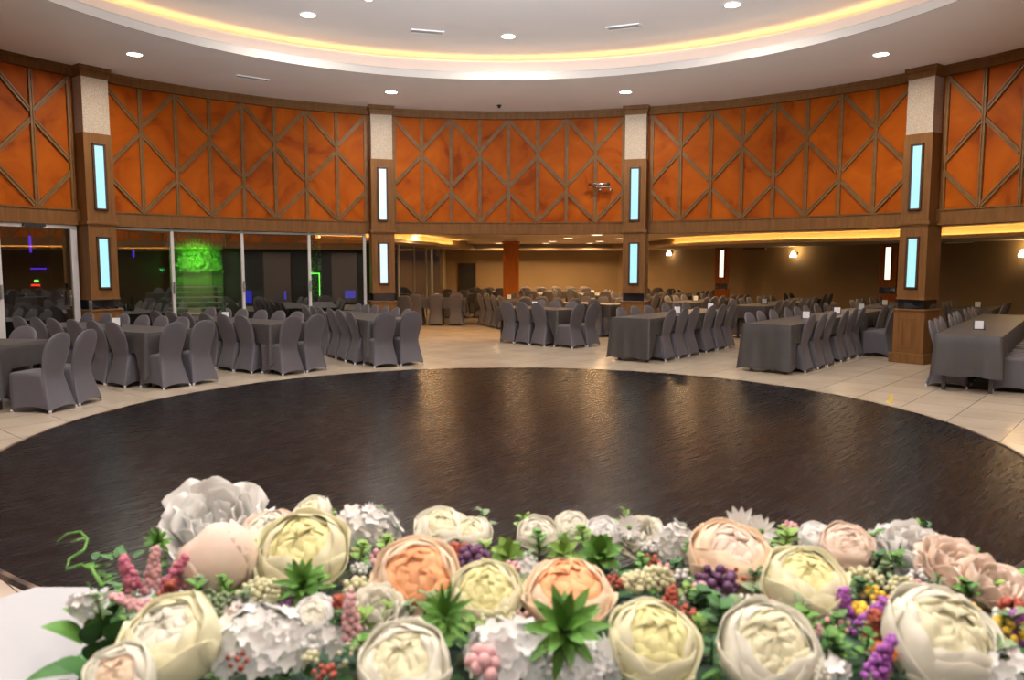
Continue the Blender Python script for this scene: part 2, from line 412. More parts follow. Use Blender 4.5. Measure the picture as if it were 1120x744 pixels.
o=MB(); pp=pol(RW-.08,-60.5,2.30); o.box(pp,(.34,.07,.05),R(60.5)); tag(o.build('door_closer',black),'black closer box on the head rail of the white glass door','door closer')
o=MB(); pp=pol(RW-.09,-57.1,1.12); o.box(pp,(.03,.06,.26),R(57)); o.box(pp+Vector((.02,-.03,.02)),(.03,.10,.03),R(57)); tag(bevel(o.build('pull_bar',chrome)),'upright chrome pull handle on the white framed glass door','door handle')
# folding glass wall that runs back beside the outer hall
root=bpy.data.objects.new('window_%d'%wn,None); COL.objects.link(root); root['kind']='structure'
gp=[(-2.95,16.95),(-3.2,19.4),(-3.2,22.0),(-3.0,23.9),(-2.82,25.7),(-2.72,26.6),(-2.5,28.3)]
for i,p in enumerate(gp[1:]):
    b=MB(); b.box((p[0],p[1],1.125),(.06,.07,2.25)); o=b.build('window_post',alum if i<5 else alum_g,root)
for p,q in zip(gp[:-1],gp[1:]):
    p=Vector(p);q=Vector(q);c=(p+q)/2;dd=q-p
    b=MB(); b.box((c.x,c.y,1.12),(dd.length,.012,2.24),atan2(dd.y,dd.x)); b.build('glass_pane',glass,root)
# ------------------------------------------------------------------ columns
def light_panel(root,zc,h,yf,m,w=.15):
    b=MB()
    for sx in (-1,1): b.box((sx*(w/2+.018),yf-.004,zc),(.036,.05,h+.072))
    for sz in (-1,1): b.box((0,yf-.004,zc+sz*(h/2+.018)),(w+.072,.05,.036))
    fr=bevel(b.build('light_frame',wood_d,root),.006)
    b=MB(); b.box((0,yf+.006,zc),(w,.02,h)); b.build('light_panel',m,fr)
def column(a,label,up,lo,r=8.66):
    p=pol(r,a); rz=-R(a)            # local -Y looks at the hall centre
    t=thing('column',label,'column',p,rz)
    b=MB(); b.frustum((0,0,4.74),.47,.47,.50,.50,.10); b.box((0,0,4.88),(.53,.53,.08)); bevel(b.build('capital',wood,t),.008)
    b=MB(); b.box((0,0,4.29),(.435,.435,.92)); b.build('woven_panel',cream,t)
    b=MB(); b.box((0,0,3.11),(.47,.47,1.46)); bevel(b.build('upper_shaft',wood,t),.004)
    b=MB(); b.box((0,0,2.365),(.53,.53,.05)); b.box((0,0,2.335),(.50,.50,.03)); bevel(b.build('ledge',wood,t),.006)
    b=MB(); b.box((0,0,1.705),(.47,.47,1.25)); b.box((0,0,1.095),(.49,.49,.03)); bevel(b.build('lower_shaft',wood,t),.004)
    b=MB(); b.box((0,0,1.0),(.44,.44,.17)); b.build('mirror_band',mirror,t)
    b=MB(); b.box((0,0,.455),(.52,.52,.91)); b.box((0,0,.905),(.56,.56,.03)); b.box((0,0,.085),(.60,.60,.17)); bs=bevel(b.build('base',wood,t),.008)
    b=MB()
    for sx in (-1,1): b.box((sx*.10,-.262,.52),(.02,.02,.50))
    for sz in (-1,1): b.box((0,-.262,.52+sz*.24),(.22,.02,.02))
    b.box((0,-.262,.52),(.13,.012,.40)); bevel(b.build('raised_panel',wood_d if False else wood,bs),.004)
    light_panel(t,3.125,1.03,-.235,up); light_panel(t,1.70,.81,-.235,lo)
    return t
column(-54,'tall brown column beside the white framed glass door, with two cyan lights',cyan,cyan)
column(-18,'tall brown column where the glass wall ends, with two pale lights',whitep,whitep)
column(18,'tall brown column behind the middle tables, right of the wall fixture, cyan lights',cyan,cyan)
column(54,'tall brown column with its panelled base showing, in front of right tables',cyan,cyan)
# brown pillar with a light box above, mid outer hall
t=thing('square_pillar','plain orange-brown pillar without lights, standing free in the far hall','pillar',(0,22.6,0))
b=MB(); b.box((0,0,1.17),(.46,.46,2.34)); bevel(b.build('shaft',wood_p,t),.006)
b=MB(); b.box((0,0,2.33),(.52,.52,.05)); bevel(b.build('cap',wood_p,t),.006)
b=MB(); b.box((0,0,2.425),(.40,.40,.15)); b.build('plaster_neck',mat('plaster',(.7,.62,.5),.7),t)
def back_pillar(p,face,label):
    t=thing('wall_pillar',label,'pillar',(p[0],p[1],0),face)
    b=MB(); b.box((0,0,1.665),(.42,.36,1.15)); bevel(b.build('upper_shaft',wood_p,t),.005)
    b=MB(); b.box((0,0,.99),(.38,.32,.19)); b.build('mirror_band',mirror,t)
    b=MB(); b.box((0,0,.45),(.46,.40,.90)); b.box((0,0,.07),(.52,.46,.14)); bevel(b.build('base',wood_p,t),.005)
    light_panel(t,1.72,.86,-.18,warmp,.13)
back_pillar((6.85,25.1),-.35,'narrow brown wall pillar with one white light, between the two wall sconces')
back_pillar((10.2,20.9),-.55,'brown wall pillar with one warm light, half behind the column with panelled base')
# wall sconces
def sconce(P,face,label):
    t=thing('wall_sconce',label,'wall lamp',P,face)
    b=MB(); b.M=Matrix.Rotation(pi/2,4,'X'); b.lathe([(.06,-.01),(.06,.02),(.03,.035)],16); b.M=Matrix.Identity(4); b.tube([(0,0,0),(0,-.10,.04),(0,-.14,-.02)],.012); b.build('bracket',wood_d,t,True)
    b=MB(); b.lathe([(.025,.07),(.05,.05),(.085,-.02),(.10,-.09),(.09,-.10)],16); s=b.build('glass_shade',glass_shade,t,True); s.location=(0,-.15,-.02)
    point((0,-.2,.14),9,(1,.62,.22),.04,t)
def on_wall(p,q,px):
    # point of the wall line p-q seen at pixel column px
    p=Vector(p);q=Vector(q);d=ray(px,290);k=d.x/d.y
    s=(p.x-k*p.y)/(k*(q.y-p.y)-(q.x-p.x)); return p+(q-p)*s
WA,WB=(4.3,31),(11.3,20.3)
wang=atan2(WB[1]-WA[1],WB[0]-WA[0])
for px,py,lb in ((735,276,'lit wall sconce on tan wall beside the middle right column'),(871,277,'lit wall sconce alone in the middle of the tan wall')):
    w=on_wall(WA,WB,px); nrm=Vector((sin(wang),-cos(wang)))
    P=w+nrm*.02; z=at_y(px,py,P.y).z; sconce((P.x,P.y,z),wang,lb)
w=on_wall((13.2,14),WB,1124); sconce((w.x-.03,w.y-.03,1.98),-pi/2-.0+.3+pi*0,'wall sconce glowing at the far right edge of the tan wall')
# split air conditioner slots high on the wall
for px,py,wd,lb in ((826,272,.9,'dim long air unit high on the tan wall between pillars'),(1051,265.5,.9,'thin pale air slot high on the wall beyond the panelled column')):
    w=on_wall(WA,WB,px) if px<1000 else on_wall((13.2,14),WB,px); a_=wang if px<1000 else atan2(14-20.3,13.2-11.3)
    nrm=Vector((sin(a_),-cos(a_))); P=w+nrm*.05; z=at_y(px,py,P.y).z
    t=thing('air_slot',lb,'air vent',(P.x,P.y,z),a_)
    b=MB(); b.box((0,0,0),(wd,.08,.10)); bevel(b.build('casing',mat('slot_brown',(.16,.11,.07),.6),t),.01)
    b=MB(); b.box((0,-.045,0),(wd*.94,.02,.025)); b.build('louvre',trimw if px>1000 else black,t)
# camera-like fixture on the orange wall
P=pol(RW-.03,atan2(1.93-CX,16.6-CY)*180/pi,3.30)
t=thing('wall_fixture','chrome tubular fixture with two round feet on the orange panelled wall','fixture',P,-atan2(1.93-CX,16.6-CY))
b=MB(); b.tube([(-.26,-.14,.07),(.18,-.14,.07)],.028,12); b.build('upper_tube',chrome,t,True)
b=MB(); b.tube([(-.16,-.15,.01),(.17,-.15,.01)],.020,12); b.build('lower_tube',chrome,t,True)
for sx in (-.03,.19):
    b=MB(); b.tube([(sx-.03,-.13,.04),(sx,-.08,-.03),(sx,0,-.05)],.016,8); b.sphere((sx+.01,-.12,-.05),.038,10,7); b.build('swivel_foot',chrome,t,True)
P=pol(RW-.035,13.7,2.78)
b=MB(); b.sphere((0,0,0),.03,10,7); tag(b.build('round_wall_knob',chrome,None,True,loc=P),'small round metal knob low on the orange panel under the chrome fixture','knob')  # small metal knob fixed to the orange panel
# ------------------------------------------------------------------ ceiling fittings
WARM=(1,.89,.76)
def downlight(P,label,power,rad=.112,m=lampd,col=WARM,spread=170,grp=None):
    t=thing('downlight',label,'ceiling light',P,0,grp)
    b=MB(); b.lathe([(rad,.0),(rad+.02,-.003),(rad+.018,-.012),(rad,-.012)],24,False); b.build('rim',trimw,t,True)
    b=MB(); b.lathe([(.001,-.006),(rad,-.006)],24,False); b.build('diffuser',m,t)
    if power: area((0,0,-.02),rad*2,power,col,spread=spread,parent=t)
    return t
PW=62
for a,lb in ((-54,'round downlight on the lower ceiling nearest the white framed glass door'),(-18,'round downlight on the lower ceiling by the column where the glazing ends'),
             (18,'round downlight on the lower ceiling by the column near the wall fixture'),(54,'round downlight on the lower ceiling by the column with panelled base')):
    downlight(pol(7.15,a,HC),lb,PW)
for a in (-90,-126,-162,162,126,90):
    downlight(pol(7.15,a,HC),'round downlight on the lower ceiling behind the viewpoint',PW,grp='downlights behind the viewpoint')
for a,lb in (((337,16),'round downlight on the dome, left of both dome vents'),((556,39.5),'round downlight on the dome between the two vents'),((801,5),'round downlight on the dome, right of both dome vents')):
    downlight(at_z(*a,DZ-.002),lb,PW*.8)
for a in (-82,-125,180,125,85):
    downlight(pol(4.3,a,DZ-.002),'round downlight on the dome behind the viewpoint',PW*.8,grp='dome downlights behind the viewpoint')
downlight(at_z(403,-1,DZ-.002),'small downlight at the top edge of the view on the dome',8,.05)
OD=[(438,263.5),(430,265),(456,257.5),(545.6,267),(597,267),(604.5,264),(621.6,260.5),(645,266.5),(653,257),(656,264),(678,261),(752.5,254.3)]
for i,(x,y) in enumerate(OD):
    P=at_z(x,y,2.498)
    if P.y>29: P*=29/P.y; P.z=2.498
    W_=['first','second','third','fourth','fifth','sixth','seventh','eighth','ninth','tenth','eleventh','twelfth'][i]
    downlight(P,'%s of the twelve far hall downlights counted from the glass wall side'%W_,66,.15,lampo,(1,.60,.27),165,'downlights of the far hall')
for P in ((9.3,10,2.498),(9.6,14,2.498),(7.6,17.6,2.498),(5.5,19,2.498),(9.2,6,2.498)):
    downlight(P,'far hall downlight hidden above the beam over right tables',26,.15,lampo,(1,.72,.42),165,'downlights above the right tables')
for P in ((-1.6,18.2,2.498),(.2,18.7,2.498),(2.2,18.6,2.498),(-2.2,20.2,2.498),(3.4,20.4,2.498)):  # unseen lamps added to light the far chairs and floor
    downlight(P,'added far hall downlight, unseen behind the middle beam',34,.15,lampo,(1,.58,.26),165,'added downlights behind the middle beam')
def vent(P,rz,w,h,label):
    t=thing('air_vent',label,'air vent',P,rz)
    b=MB()
    for sx in (-1,1): b.box((sx*w/2,0,-.008),(.02,h,.016))
    for sy in (-1,1): b.box((0,sy*h/2,-.008),(w+.02,.02,.016))
    b.build('frame',trimw,t)
    b=MB()
    for k in range(5): b.box((0,-h/2+h*(k+.5)/5,-.008),(w-.02,h*.07,.010))
    b.build('slats',alum_g,t)
    b=MB(); b.box((0,0,-.002),(w,h,.003)); b.build('backing',black,t)
for x,y,lb in ((467,34.5,'slatted air vent on the dome, the one nearer the glass wall'),(682,29,'slatted air vent on the dome, the one nearer the outer hall')):
    P=at_z(x,y,DZ-.002); vent(P,-atan2(P.x-CX,P.y-CY),.52,.16,lb)
P=at_z(276,85,HC-.001); vent(P,-atan2(P.x-CX,P.y-CY),.56,.12,'slatted air vent on the lower ceiling above the glass wall bay')
P=at_z(546,115,HC); b=MB(); b.lathe([(.05,0),(.05,-.015),(.03,-.02),(.03,-.05),(.015,-.06)],14); tag(b.build('smoke_detector',black,None,True,loc=P),'small dark smoke sensor on the lower ceiling above the middle bay','smoke detector')

# ------------------------------------------------------------------ outside, beyond the glass
t=thing('green_wall_alcove','alcove hung with ivy under pale thatch, lit bright green','planted wall',(-8.2,20.15,0),R(22))
b=MB(); b.box((.0,.25,1.2),(1.3,.12,2.4)); b.build('back_panel',mat('green_render',(.07,.12,.05),.8),t)
b=MB(); b.box((-.58,.05,1.70),(.10,.12,.95)); b.box((0,.05,2.12),(1.25,.08,.05)); b.build('post',mat('pale_post',(.35,.4,.3),.7),t)
b=MB()
for k in range(420):
    x=random.uniform(-.45,.64); z=random.uniform(1.50,2.0) if random.random()<.7 else random.uniform(2.0,2.25); y=random.uniform(-.12,.15)
    a=random.uniform(0,6.3); s=random.uniform(.03,.07); tl=random.uniform(-.9,.9)
    e=Vector((cos(a),.3*tl,sin(a)))*s; g=Vector((-sin(a),tl*.5,cos(a)))*s*.7
    c=Vector((x,y,z)); b.add([c-e,c-g,c+e*1.2,c+g],[(0,1,2,3)])
b.build('ivy',plantg,t)
b=MB()
for k in range(200):
    x=-.72+1.44*k/200; b.tube([(x,-.25+random.uniform(-.03,.03),2.52),(x+random.uniform(-.03,.03),-.3,2.18+random.uniform(-.06,.05))],.007,4)
b.build('thatch_fringe',thatch,t)
area((0,-.75,1.9),.5,24,(.30,1,.06),(R(75),0,0),110,t); point((-.8,-.2,1.55),2,(.02,1,.25),.05,t)
t=thing('outdoor_staircase','pale edged outdoor steps rising under the green planted alcove','stairs',(-7.6,18.4,0),R(20))
for k in range(7):
    b=MB(); b.box((.02*k,.16*k,.38+.125*k),(1.25-.03*k,.24,.035)); b.build('tread',stone,t)
b=MB()
for sx in (-1,1): b.tube([(sx*.55,-.35,0),(sx*.5,1.0,1.10)],.03,6)
b.build('stringer',black,t)
area((0,-.6,2.1),.5,14,(1,.9,.75),(R(25),0,0),170,t)
t=thing('ivy_post','narrow ivy covered post outside the glass, lit green low down','planted post',(-4.75,18.8,0))
b=MB(); b.box((0,0,1.25),(.10,.10,2.5)); b.build('post',black,t)
b=MB()
for k in range(420):
    a=random.uniform(0,6.3); z=random.uniform(.9,2.5); c=Vector((.12*cos(a),.12*sin(a),z)); s=random.uniform(.015,.035); a2=random.uniform(0,6.3)
    e=Vector((cos(a2),random.uniform(-.4,.4),sin(a2)))*s; g=Vector((-sin(a2),.3,cos(a2)))*s*.7; b.add([c-e,c-g,c+e,c+g],[(0,1,2,3)])
b.build('ivy',plantg,t)
b=MB(); b.box((-.12,-.15,1.2),(.02,.02,.55)); b.box((.12,-.15,1.2),(.02,.02,.55)); b.box((0,-.15,1.47),(.26,.02,.02)); b.build('green_frame',green_e,t)
point((0,-.35,1.5),4,(.1,1,.15),.05,t)
# coloured signs and lamps seen in and through the glass; blue boxes imitate reflections
def glow(name,P,dim,m,label,cat,rz=0):
    b=MB(); b.box((0,0,0),dim); return tag(b.build(name,m,None,loc=P,rz=rz),label,cat)
P=at_y(33,267,15.66); glow('purple_light_bar',P,(.03,.04,.34),purple_e,'upright purple light bar seen through the glass door','light bar')
P=at_y(42,294,15.66); glow('purple_light_tube',P,(.30,.04,.03),purple_e,'level purple light tube below the upright one behind the glass door','light tube')
P=at_y(39,312,15.66); glow('red_sign_strip',P,(.16,.04,.04),red_e,'small glowing red sign strip beyond the glass door','sign')
P=at_y(40,307.5,15.66); glow('green_sign_mark',P,(.07,.04,.05),green_e,'tiny green light just above the red sign','light')
P=at_y(146,277,18.45); glow('purple_light_stick',P,(.03,.04,.20),purple_e,'short upright purple light beyond the glass beside the first column','light bar')
P=at_y(271,325,20.66); glow('blue_reflection_patch',P,(.20,.05,.34),blue_e,'blue patch imitating a reflection low in the glass, narrower one by the ivy alcove','reflection')  # glowing box outdoors imitates blue stage light mirrored in the pane
P=at_y(383,322,20.66); glow('wide_blue_reflection',P,(.26,.05,.20),blue_e,'wide blue patch imitating a reflection low in the last glass pane','reflection')
P=at_y(312,323,20.66); glow('slim_blue_reflection',P,(.05,.05,.22),blue_e,'slim blue strip imitating a reflection, between the blue patch and the ivy post','light bar')
b=MB(); b.box((-5.9,21.5,1.25),(.55,.3,2.5)); tag(b.build('reflection_gap_block',darkn),'broad dark block imitating a gap in the glass reflection left of the ivy post','dark block')  # dark block added to imitate the dark gap in the reflection

# ================================================================== CHAIRS AND TABLES
def chair_meshes(lo=False):
    nu = 20 if lo else 40; nv = 6 if lo else 12
    # backrest : flattened loft, leaning back, rounded top
    b=MB()
    prof=[(.012,.217,-.274),(.12,.206,-.247),(.24,.186,-.214),(.34,.170,-.188),(.41,.164,-.174),(.48,.172,-.184),(.56,.186,-.205),(.64,.197,-.230),(.72,.197,-.254),(.78,.186,-.272),(.825,.166,-.284),(.86,.135,-.294),(.885,.094,-.301),(.897,.045,-.305)]
    if lo: prof=prof[0:14:2]+prof[14:]
    n = 12 if lo else 20; vs=[];fs=[]
    for z,w,y in prof:
        th=.030 if z<.8 else .030*(.35+.65*max(0,(.9-z)/.1))
        bow=.018*min(1,max(0,z-.42)/.2)
        for i in range(n):
            a=2*pi*i/n; cx=cos(a); sx_=sin(a)
            x=w*(abs(cx)**.8)*(1 if cx>0 else -1); yy=th*(abs(sx_)**.7)*(1 if sx_>0 else -1)
            vs.append((x,y+yy-bow*(1-(x/.21)**2)+bow*.5,z+(.05*max(0,1-(x/.2)**2)**.5 if z<.02 else 0)))
    for j in range(len(prof)-1):
        for i in range(n): fs.append((j*n+i,j*n+(i+1)%n,(j+1)*n+(i+1)%n,(j+1)*n+i))
    fs.append(tuple((len(prof)-1)*n+i for i in range(n)))
    b.add(vs,fs)
    # seat with stretched skirt: perimeter runs front-left > front-right > rear-right > rear-left
    s=MB()
    top=[(-.205,.215),(.205,.215),(.166,-.180),(-.166,-.180)]
    bot=[(-.205,.215),(.205,.215),(.214,-.296),(-.214,-.296)]
    arch=[.065,.06,.045,.06]
    def outline(P,k,q):
        a=Vector(P[k]);c=Vector(P[(k+1)%4]); return a.lerp(c,q)
    def fn(u,v):
        t=u*4; k=min(int(t),3); q=t-k
        if u>=1: k,q=0,0
        zt=.455; e=sin(pi*q)
        zb=.012+arch[k]*(e**.55)
        p0=outline(top,k,q); p1=outline(bot,k,q)
        vv=v
        if v<.12:       # rounded upper edge
            r_=v/.12; c=Vector((0,.0)); p=p0.lerp(c,(1-r_)*(1-r_)*.10); z=zt-.028*r_*r_
        else:
            w=(v-.12)/.88; z=(zt-.028)*(1-w)+zb*w
            h=1-(z/.43)
            p=p0.lerp(p1,max(0,h)**1.15)
            pull=e*.022*sin(pi*min(1,max(0,h)))+ e*.012*h
            p=p*(1-pull*4) if k!=2 else Vector((p.x*(1-pull*2),p.y+pull*.5))
        # round the corners a little
        cr=min(q,1-q)
        if cr<.08 and v<.9: p=p*(1-.03*(1-cr/.08))
        return (p.x,p.y,z)
    s.grid(fn,nu,nv,closed=True)
    # seat top
    k0=len(s.v); ring=[s.v[i] for i in range(nu)]
    vs=list(ring); 
    for f_ in (.72,.38): vs += [(p[0]*f_,p[1]*f_,p[2]+.012*(1-f_)) for p in ring]
    vs.append((0,0,ring[0][2]+.012)); fs=[]
    for j in range(2):
        for i in range(nu): fs.append((j*nu+i,(j+1)*nu+i,(j+1)*nu+(i+1)%nu,j*nu+(i+1)%nu))
    for i in range(nu): fs.append((2*nu+i,3*nu,2*nu+(i+1)%nu))
    s.add(vs,fs)
    return b,s
bk,st=chair_meshes(False)
ME_BACK=bk.mesh('backrest',fabric,True); ME_SEAT=st.mesh('seat',fabric,True)
fb=MB(); fb.lathe([(.014,0),(.017,.006),(.015,.028),(.008,.034)],10); ME_FOOT=fb.mesh('foot',footm,True)
bl,sl=chair_meshes(True)
ME_BL=bl.mesh('backrest',fabric,True); ME_SL=sl.mesh('seat',fabric,True)
ME_BD=ME_BL.copy(); ME_BD.materials[0]=fabric_dk; ME_SD=ME_SL.copy(); ME_SD.materials[0]=fabric_dk
def proto(level):
    r=bpy.data.objects.new('banquet_chair',None); r['category']='chair'
    bkm,stm={'near':(ME_BACK,ME_SEAT),'far':(ME_BL,ME_SL),'dark':(ME_BD,ME_SD)}[level]
    ch=[('backrest',bkm,(0,0,0)),('seat',stm,(0,0,0))]
    if level=='near': ch+=[('foot',ME_FOOT,(sx*.198,y,0)) for sx in(-1,1) for y in(.205,)]+[('foot',ME_FOOT,(sx*.204,-.282,0)) for sx in(-1,1)]
    return ch
PROTO={k:proto(k) for k in('near','far','dark')}
CHAIRS=[]   # position, facing, group info
def inframe(p):
    a=pix((p[0],p[1],.9)); c=pix((p[0],p[1],.45))
    return a is not None and -30<a[0]<1150
TABLES={}
def line(key,desc,S,ang,W,length,ends,side_s,near,dark=(),right=True,left=True,ntab=2,endz=.47,group=None,rear=.50,jit=.012,endrear=None,rear_r=None,eo=0):
    t=Vector((cos(R(ang)),sin(R(ang)))); rt=Vector((t.y,-t.x))      # rt: right-hand side looking along the axis
    S=Vector(S)
    TABLES[key]=dict(desc=desc,S=S,t=t,rt=rt,W=W,length=length,ang=ang,ntab=ntab,endz=endz)
    for sd,on in ((1,right),(-1,left)):
        if not on: continue
        for i,s in enumerate(side_s):
            p=S+t*(s+random.uniform(-jit,jit))+rt*sd*((rear_r if (rear_r and sd>0) else rear)-.25+random.uniform(-.01,.02))
            CHAIRS.append(dict(p=p,f=-rt*sd,key=key,side=sd,i=i,near=near,dark=(sd,i) in dark))
    if ends:
        for j,o in enumerate((-.235+eo,.235+eo)):
            d=.30 if endrear is None else endrear
            p=S+t*(-d+.25)+rt*(o+random.uniform(-jit,jit)); CHAIRS.append(dict(p=p,f=t,key=key,side=0,i=j,near=near,dark=False))
S6=[.48,.94,1.40,1.90,2.36,2.80]; S6w=[.54,1.05,1.55,2.29,2.79,3.28]; S3=[.35,.9,1.45]
line('A','table beside the front edge of the glass wall, nearest the viewer',(-5.75,9.03),172,.78,1.8,True,[.45,.95,1.42],True,ntab=1,endrear=.62)
line('B','table left of the ivy alcove, second from the white door',(-4.73,10.67),150,.78,2.9,True,S6,True,eo=.05)
line('D','table in front of the glass panes with blue glow',(-3.46,12.04),146,.78,2.9,True,S6,True)
line('G','table ending near the column where the glazing stops',(-2.03,12.90),123,.78,2.9,True,S6,True)
line('M','table left of the column behind the middle tables',(1.22,15.95),135,.80,1.8,True,[.42,.88,1.34],True,ntab=1,endrear=.42)
line('H','long table before the middle right column',(2.07,13.30),52,.72,3.6,False,S6w,True,endz=.06,rear=.47,dark=())
line('I','long table between the two right columns',(3.96,11.87),50.5,.72,3.6,False,S6w,True,endz=.055,rear=.47)
line('J','table behind the panelled column, continuing the long one',(6.42,14.86),50.5,.72,1.8,False,[.45,1.0,1.5],False,rear=.60,ntab=1)
line('K','rightmost long table with dark legs showing',(5.95,9.97),53,.72,5.4,False,[.50,1.0,1.5,2.3,2.8,3.3,4.1,4.6,5.1],True,endz=.21,rear=.47,ntab=3,rear_r=.72)
FD='far hall table '
line('O',FD+'just behind the middle column',(2.55,18.1),135,.72,1.7,True,S3,False,ntab=1)
line('N',FD+'left of the free-standing pillar',(.42,19.7),113,.76,2.7,True,[.5,1.0,1.55,2.1],False)
line('W',FD+'closest to the folding glass wall',(-3.0,21.75),2,.72,1.7,False,S3,False,ntab=1)
line('V',FD+'before the black doorway',(-2.45,25.0),0,.72,1.7,False,S3,False,ntab=1)
line('P1',FD+'behind the end of the long middle right table',(5.35,17.35),52,.72,3.4,False,[.45,.95,1.45,2.15,2.65,3.1],False)
line('P2',FD+'in line with the pillar between the sconces',(4.15,19.1),52,.72,3.4,False,[.45,.95,1.45,2.15,2.65,3.1],False)
line('P3',FD+'in the back right area near the tan wall',(7.85,16.7),52,.72,3.4,False,[.45,.95,1.45,2.15,2.65,3.1],False,dark=((-1,2),))
line('P4',FD+'deep in the hall right of the free pillar',(3.1,21.3),52,.72,2.0,False,[.4,.9,1.45],False,ntab=1)
line('P5',FD+'beside the wall right of the panelled column',(9.5,15.9),52,.72,1.8,False,S3,False,ntab=1)
line('P6',FD+'beyond the rightmost long table',(10.2,12.6),53,.72,2.2,False,[.45,1.0,1.6],False,ntab=1)
line('Q1',FD+'in the deepest row, first from the doorway',(.9,24.2),90,.72,2.4,True,[.45,1.0,1.55,2.0],False,ntab=1)
line('Q2',FD+'in the deepest row, next to the far right wall',(2.6,23.6),90,.72,2.4,True,[.45,1.0,1.55,2.0],False,ntab=1)
line('Q3',FD+'a',(4.9,23.0),60,.72,2.6,True,[.45,1.0,1.55,2.1],False,ntab=1)
line('Q5',FD+'b',(.2,28.2),0,.72,2.8,False,[.35,.9,1.45,2.0,2.5],False,ntab=1)
line('Q6',FD+'c',(-1.6,27.2),-4,.72,1.5,False,[.3,.8,1.25],False,ntab=1)
line('P7',FD+'d',(7.9,21.0),52,.72,1.2,False,[.3,.85],False,ntab=1)
line('Q7',FD+'e',(4.0,26.6),10,.72,1.6,False,[.35,.85,1.35],False,ntab=1)
def fixed(key,i,p,f,near=True,dark=False): CHAIRS.append(dict(p=Vector(p),f=Vector(f).normalized(),key=key,side=2,i=i,near=near,dark=dark))
# chairs standing pulled out at the end of the right tables
fixed('J',0,(6.78,14.16),(-.68,.72)); fixed('J',1,(7.15,14.55),(-.68,.72))
fixed('G',0,(-2.75,19.3+1.0),(.1,1),False)
words=['first','second','third','fourth','fifth','sixth','seventh','eighth','ninth']
SHORT={'A':'linen table nearest the white glass door','B':'linen table nearest the first column','D':'linen table before the ivy alcove panes','G':'linen table before the column ending the glazing',
'M':'linen table before the free-standing pillar','H':'long table before the middle right column','I':'long table left of the panelled column','J':'table behind the panelled column','K':'long table right of the panelled column',
'O':'far table just behind the middle right column','N':'far table by the free-standing pillar','W':'far table by the folding glass wall','V':'far table before the black doorway','P1':'far table behind the long middle table','P2':'far table under the left wall sconce',
'P3':'far table under the middle wall sconce','P4':'far table right of the free-standing pillar','P5':'far table beside the panelled column','P6':'far table at the right wall','Q3':'far table near the pillar between the wall sconces','Q5':'last table along the far back wall','Q6':'last table beside the black doorway','P7':'far table before the wall, between both wall pillars','Q7':'last table in the far corner under the ceiling lip','Q1':'deepest table, behind the free-standing pillar','Q2':'deepest table, between pillar and middle column'}
GR={}
for c in CHAIRS:
    k=c['key']; T=TABLES[k]
    if not inframe(c['p']): continue
    col='charcoal' if c['dark'] else 'grey'
    n_=words[c['i']]
    if c['side']==0: lb='%s chair of %s pair at the near end of the %s'%(words[c['i']] and ('left' if c['i']==0 else 'right'),'the',SHORT[k])
    elif c['side']==2: lb='%s grey chair pulled out by the %s'%(n_,SHORT[k])
    else:
        sd='right' if c['side']>0 else 'left'
        if k in('W','V','Q5','Q6','Q7'): sd='near' if c['side']>0 else 'far'
        lb='%s %s chair, %s side, %s'%(n_,col,sd,SHORT[k])
    ws=lb.split()
    if len(ws)>16: lb=' '.join(ws[:16])
    r=bpy.data.objects.new('banquet_chair',None); COL.objects.link(r); r.empty_display_size=.1
    f_=c['f']; r.location=(c['p'].x,c['p'].y,0); r.rotation_euler=(0,0,atan2(-f_.x,f_.y)+random.uniform(-.035,.035))
    tag(r,lb,'chair','covered chairs at the '+SHORT[k])
    for nm,me,loc in PROTO['dark' if c['dark'] else ('near' if c['near'] else 'far')]:
        o=bpy.data.objects.new(nm,me); COL.objects.link(o); o.parent=r; o.location=loc
        if c['dark'] and nm=='foot': continue
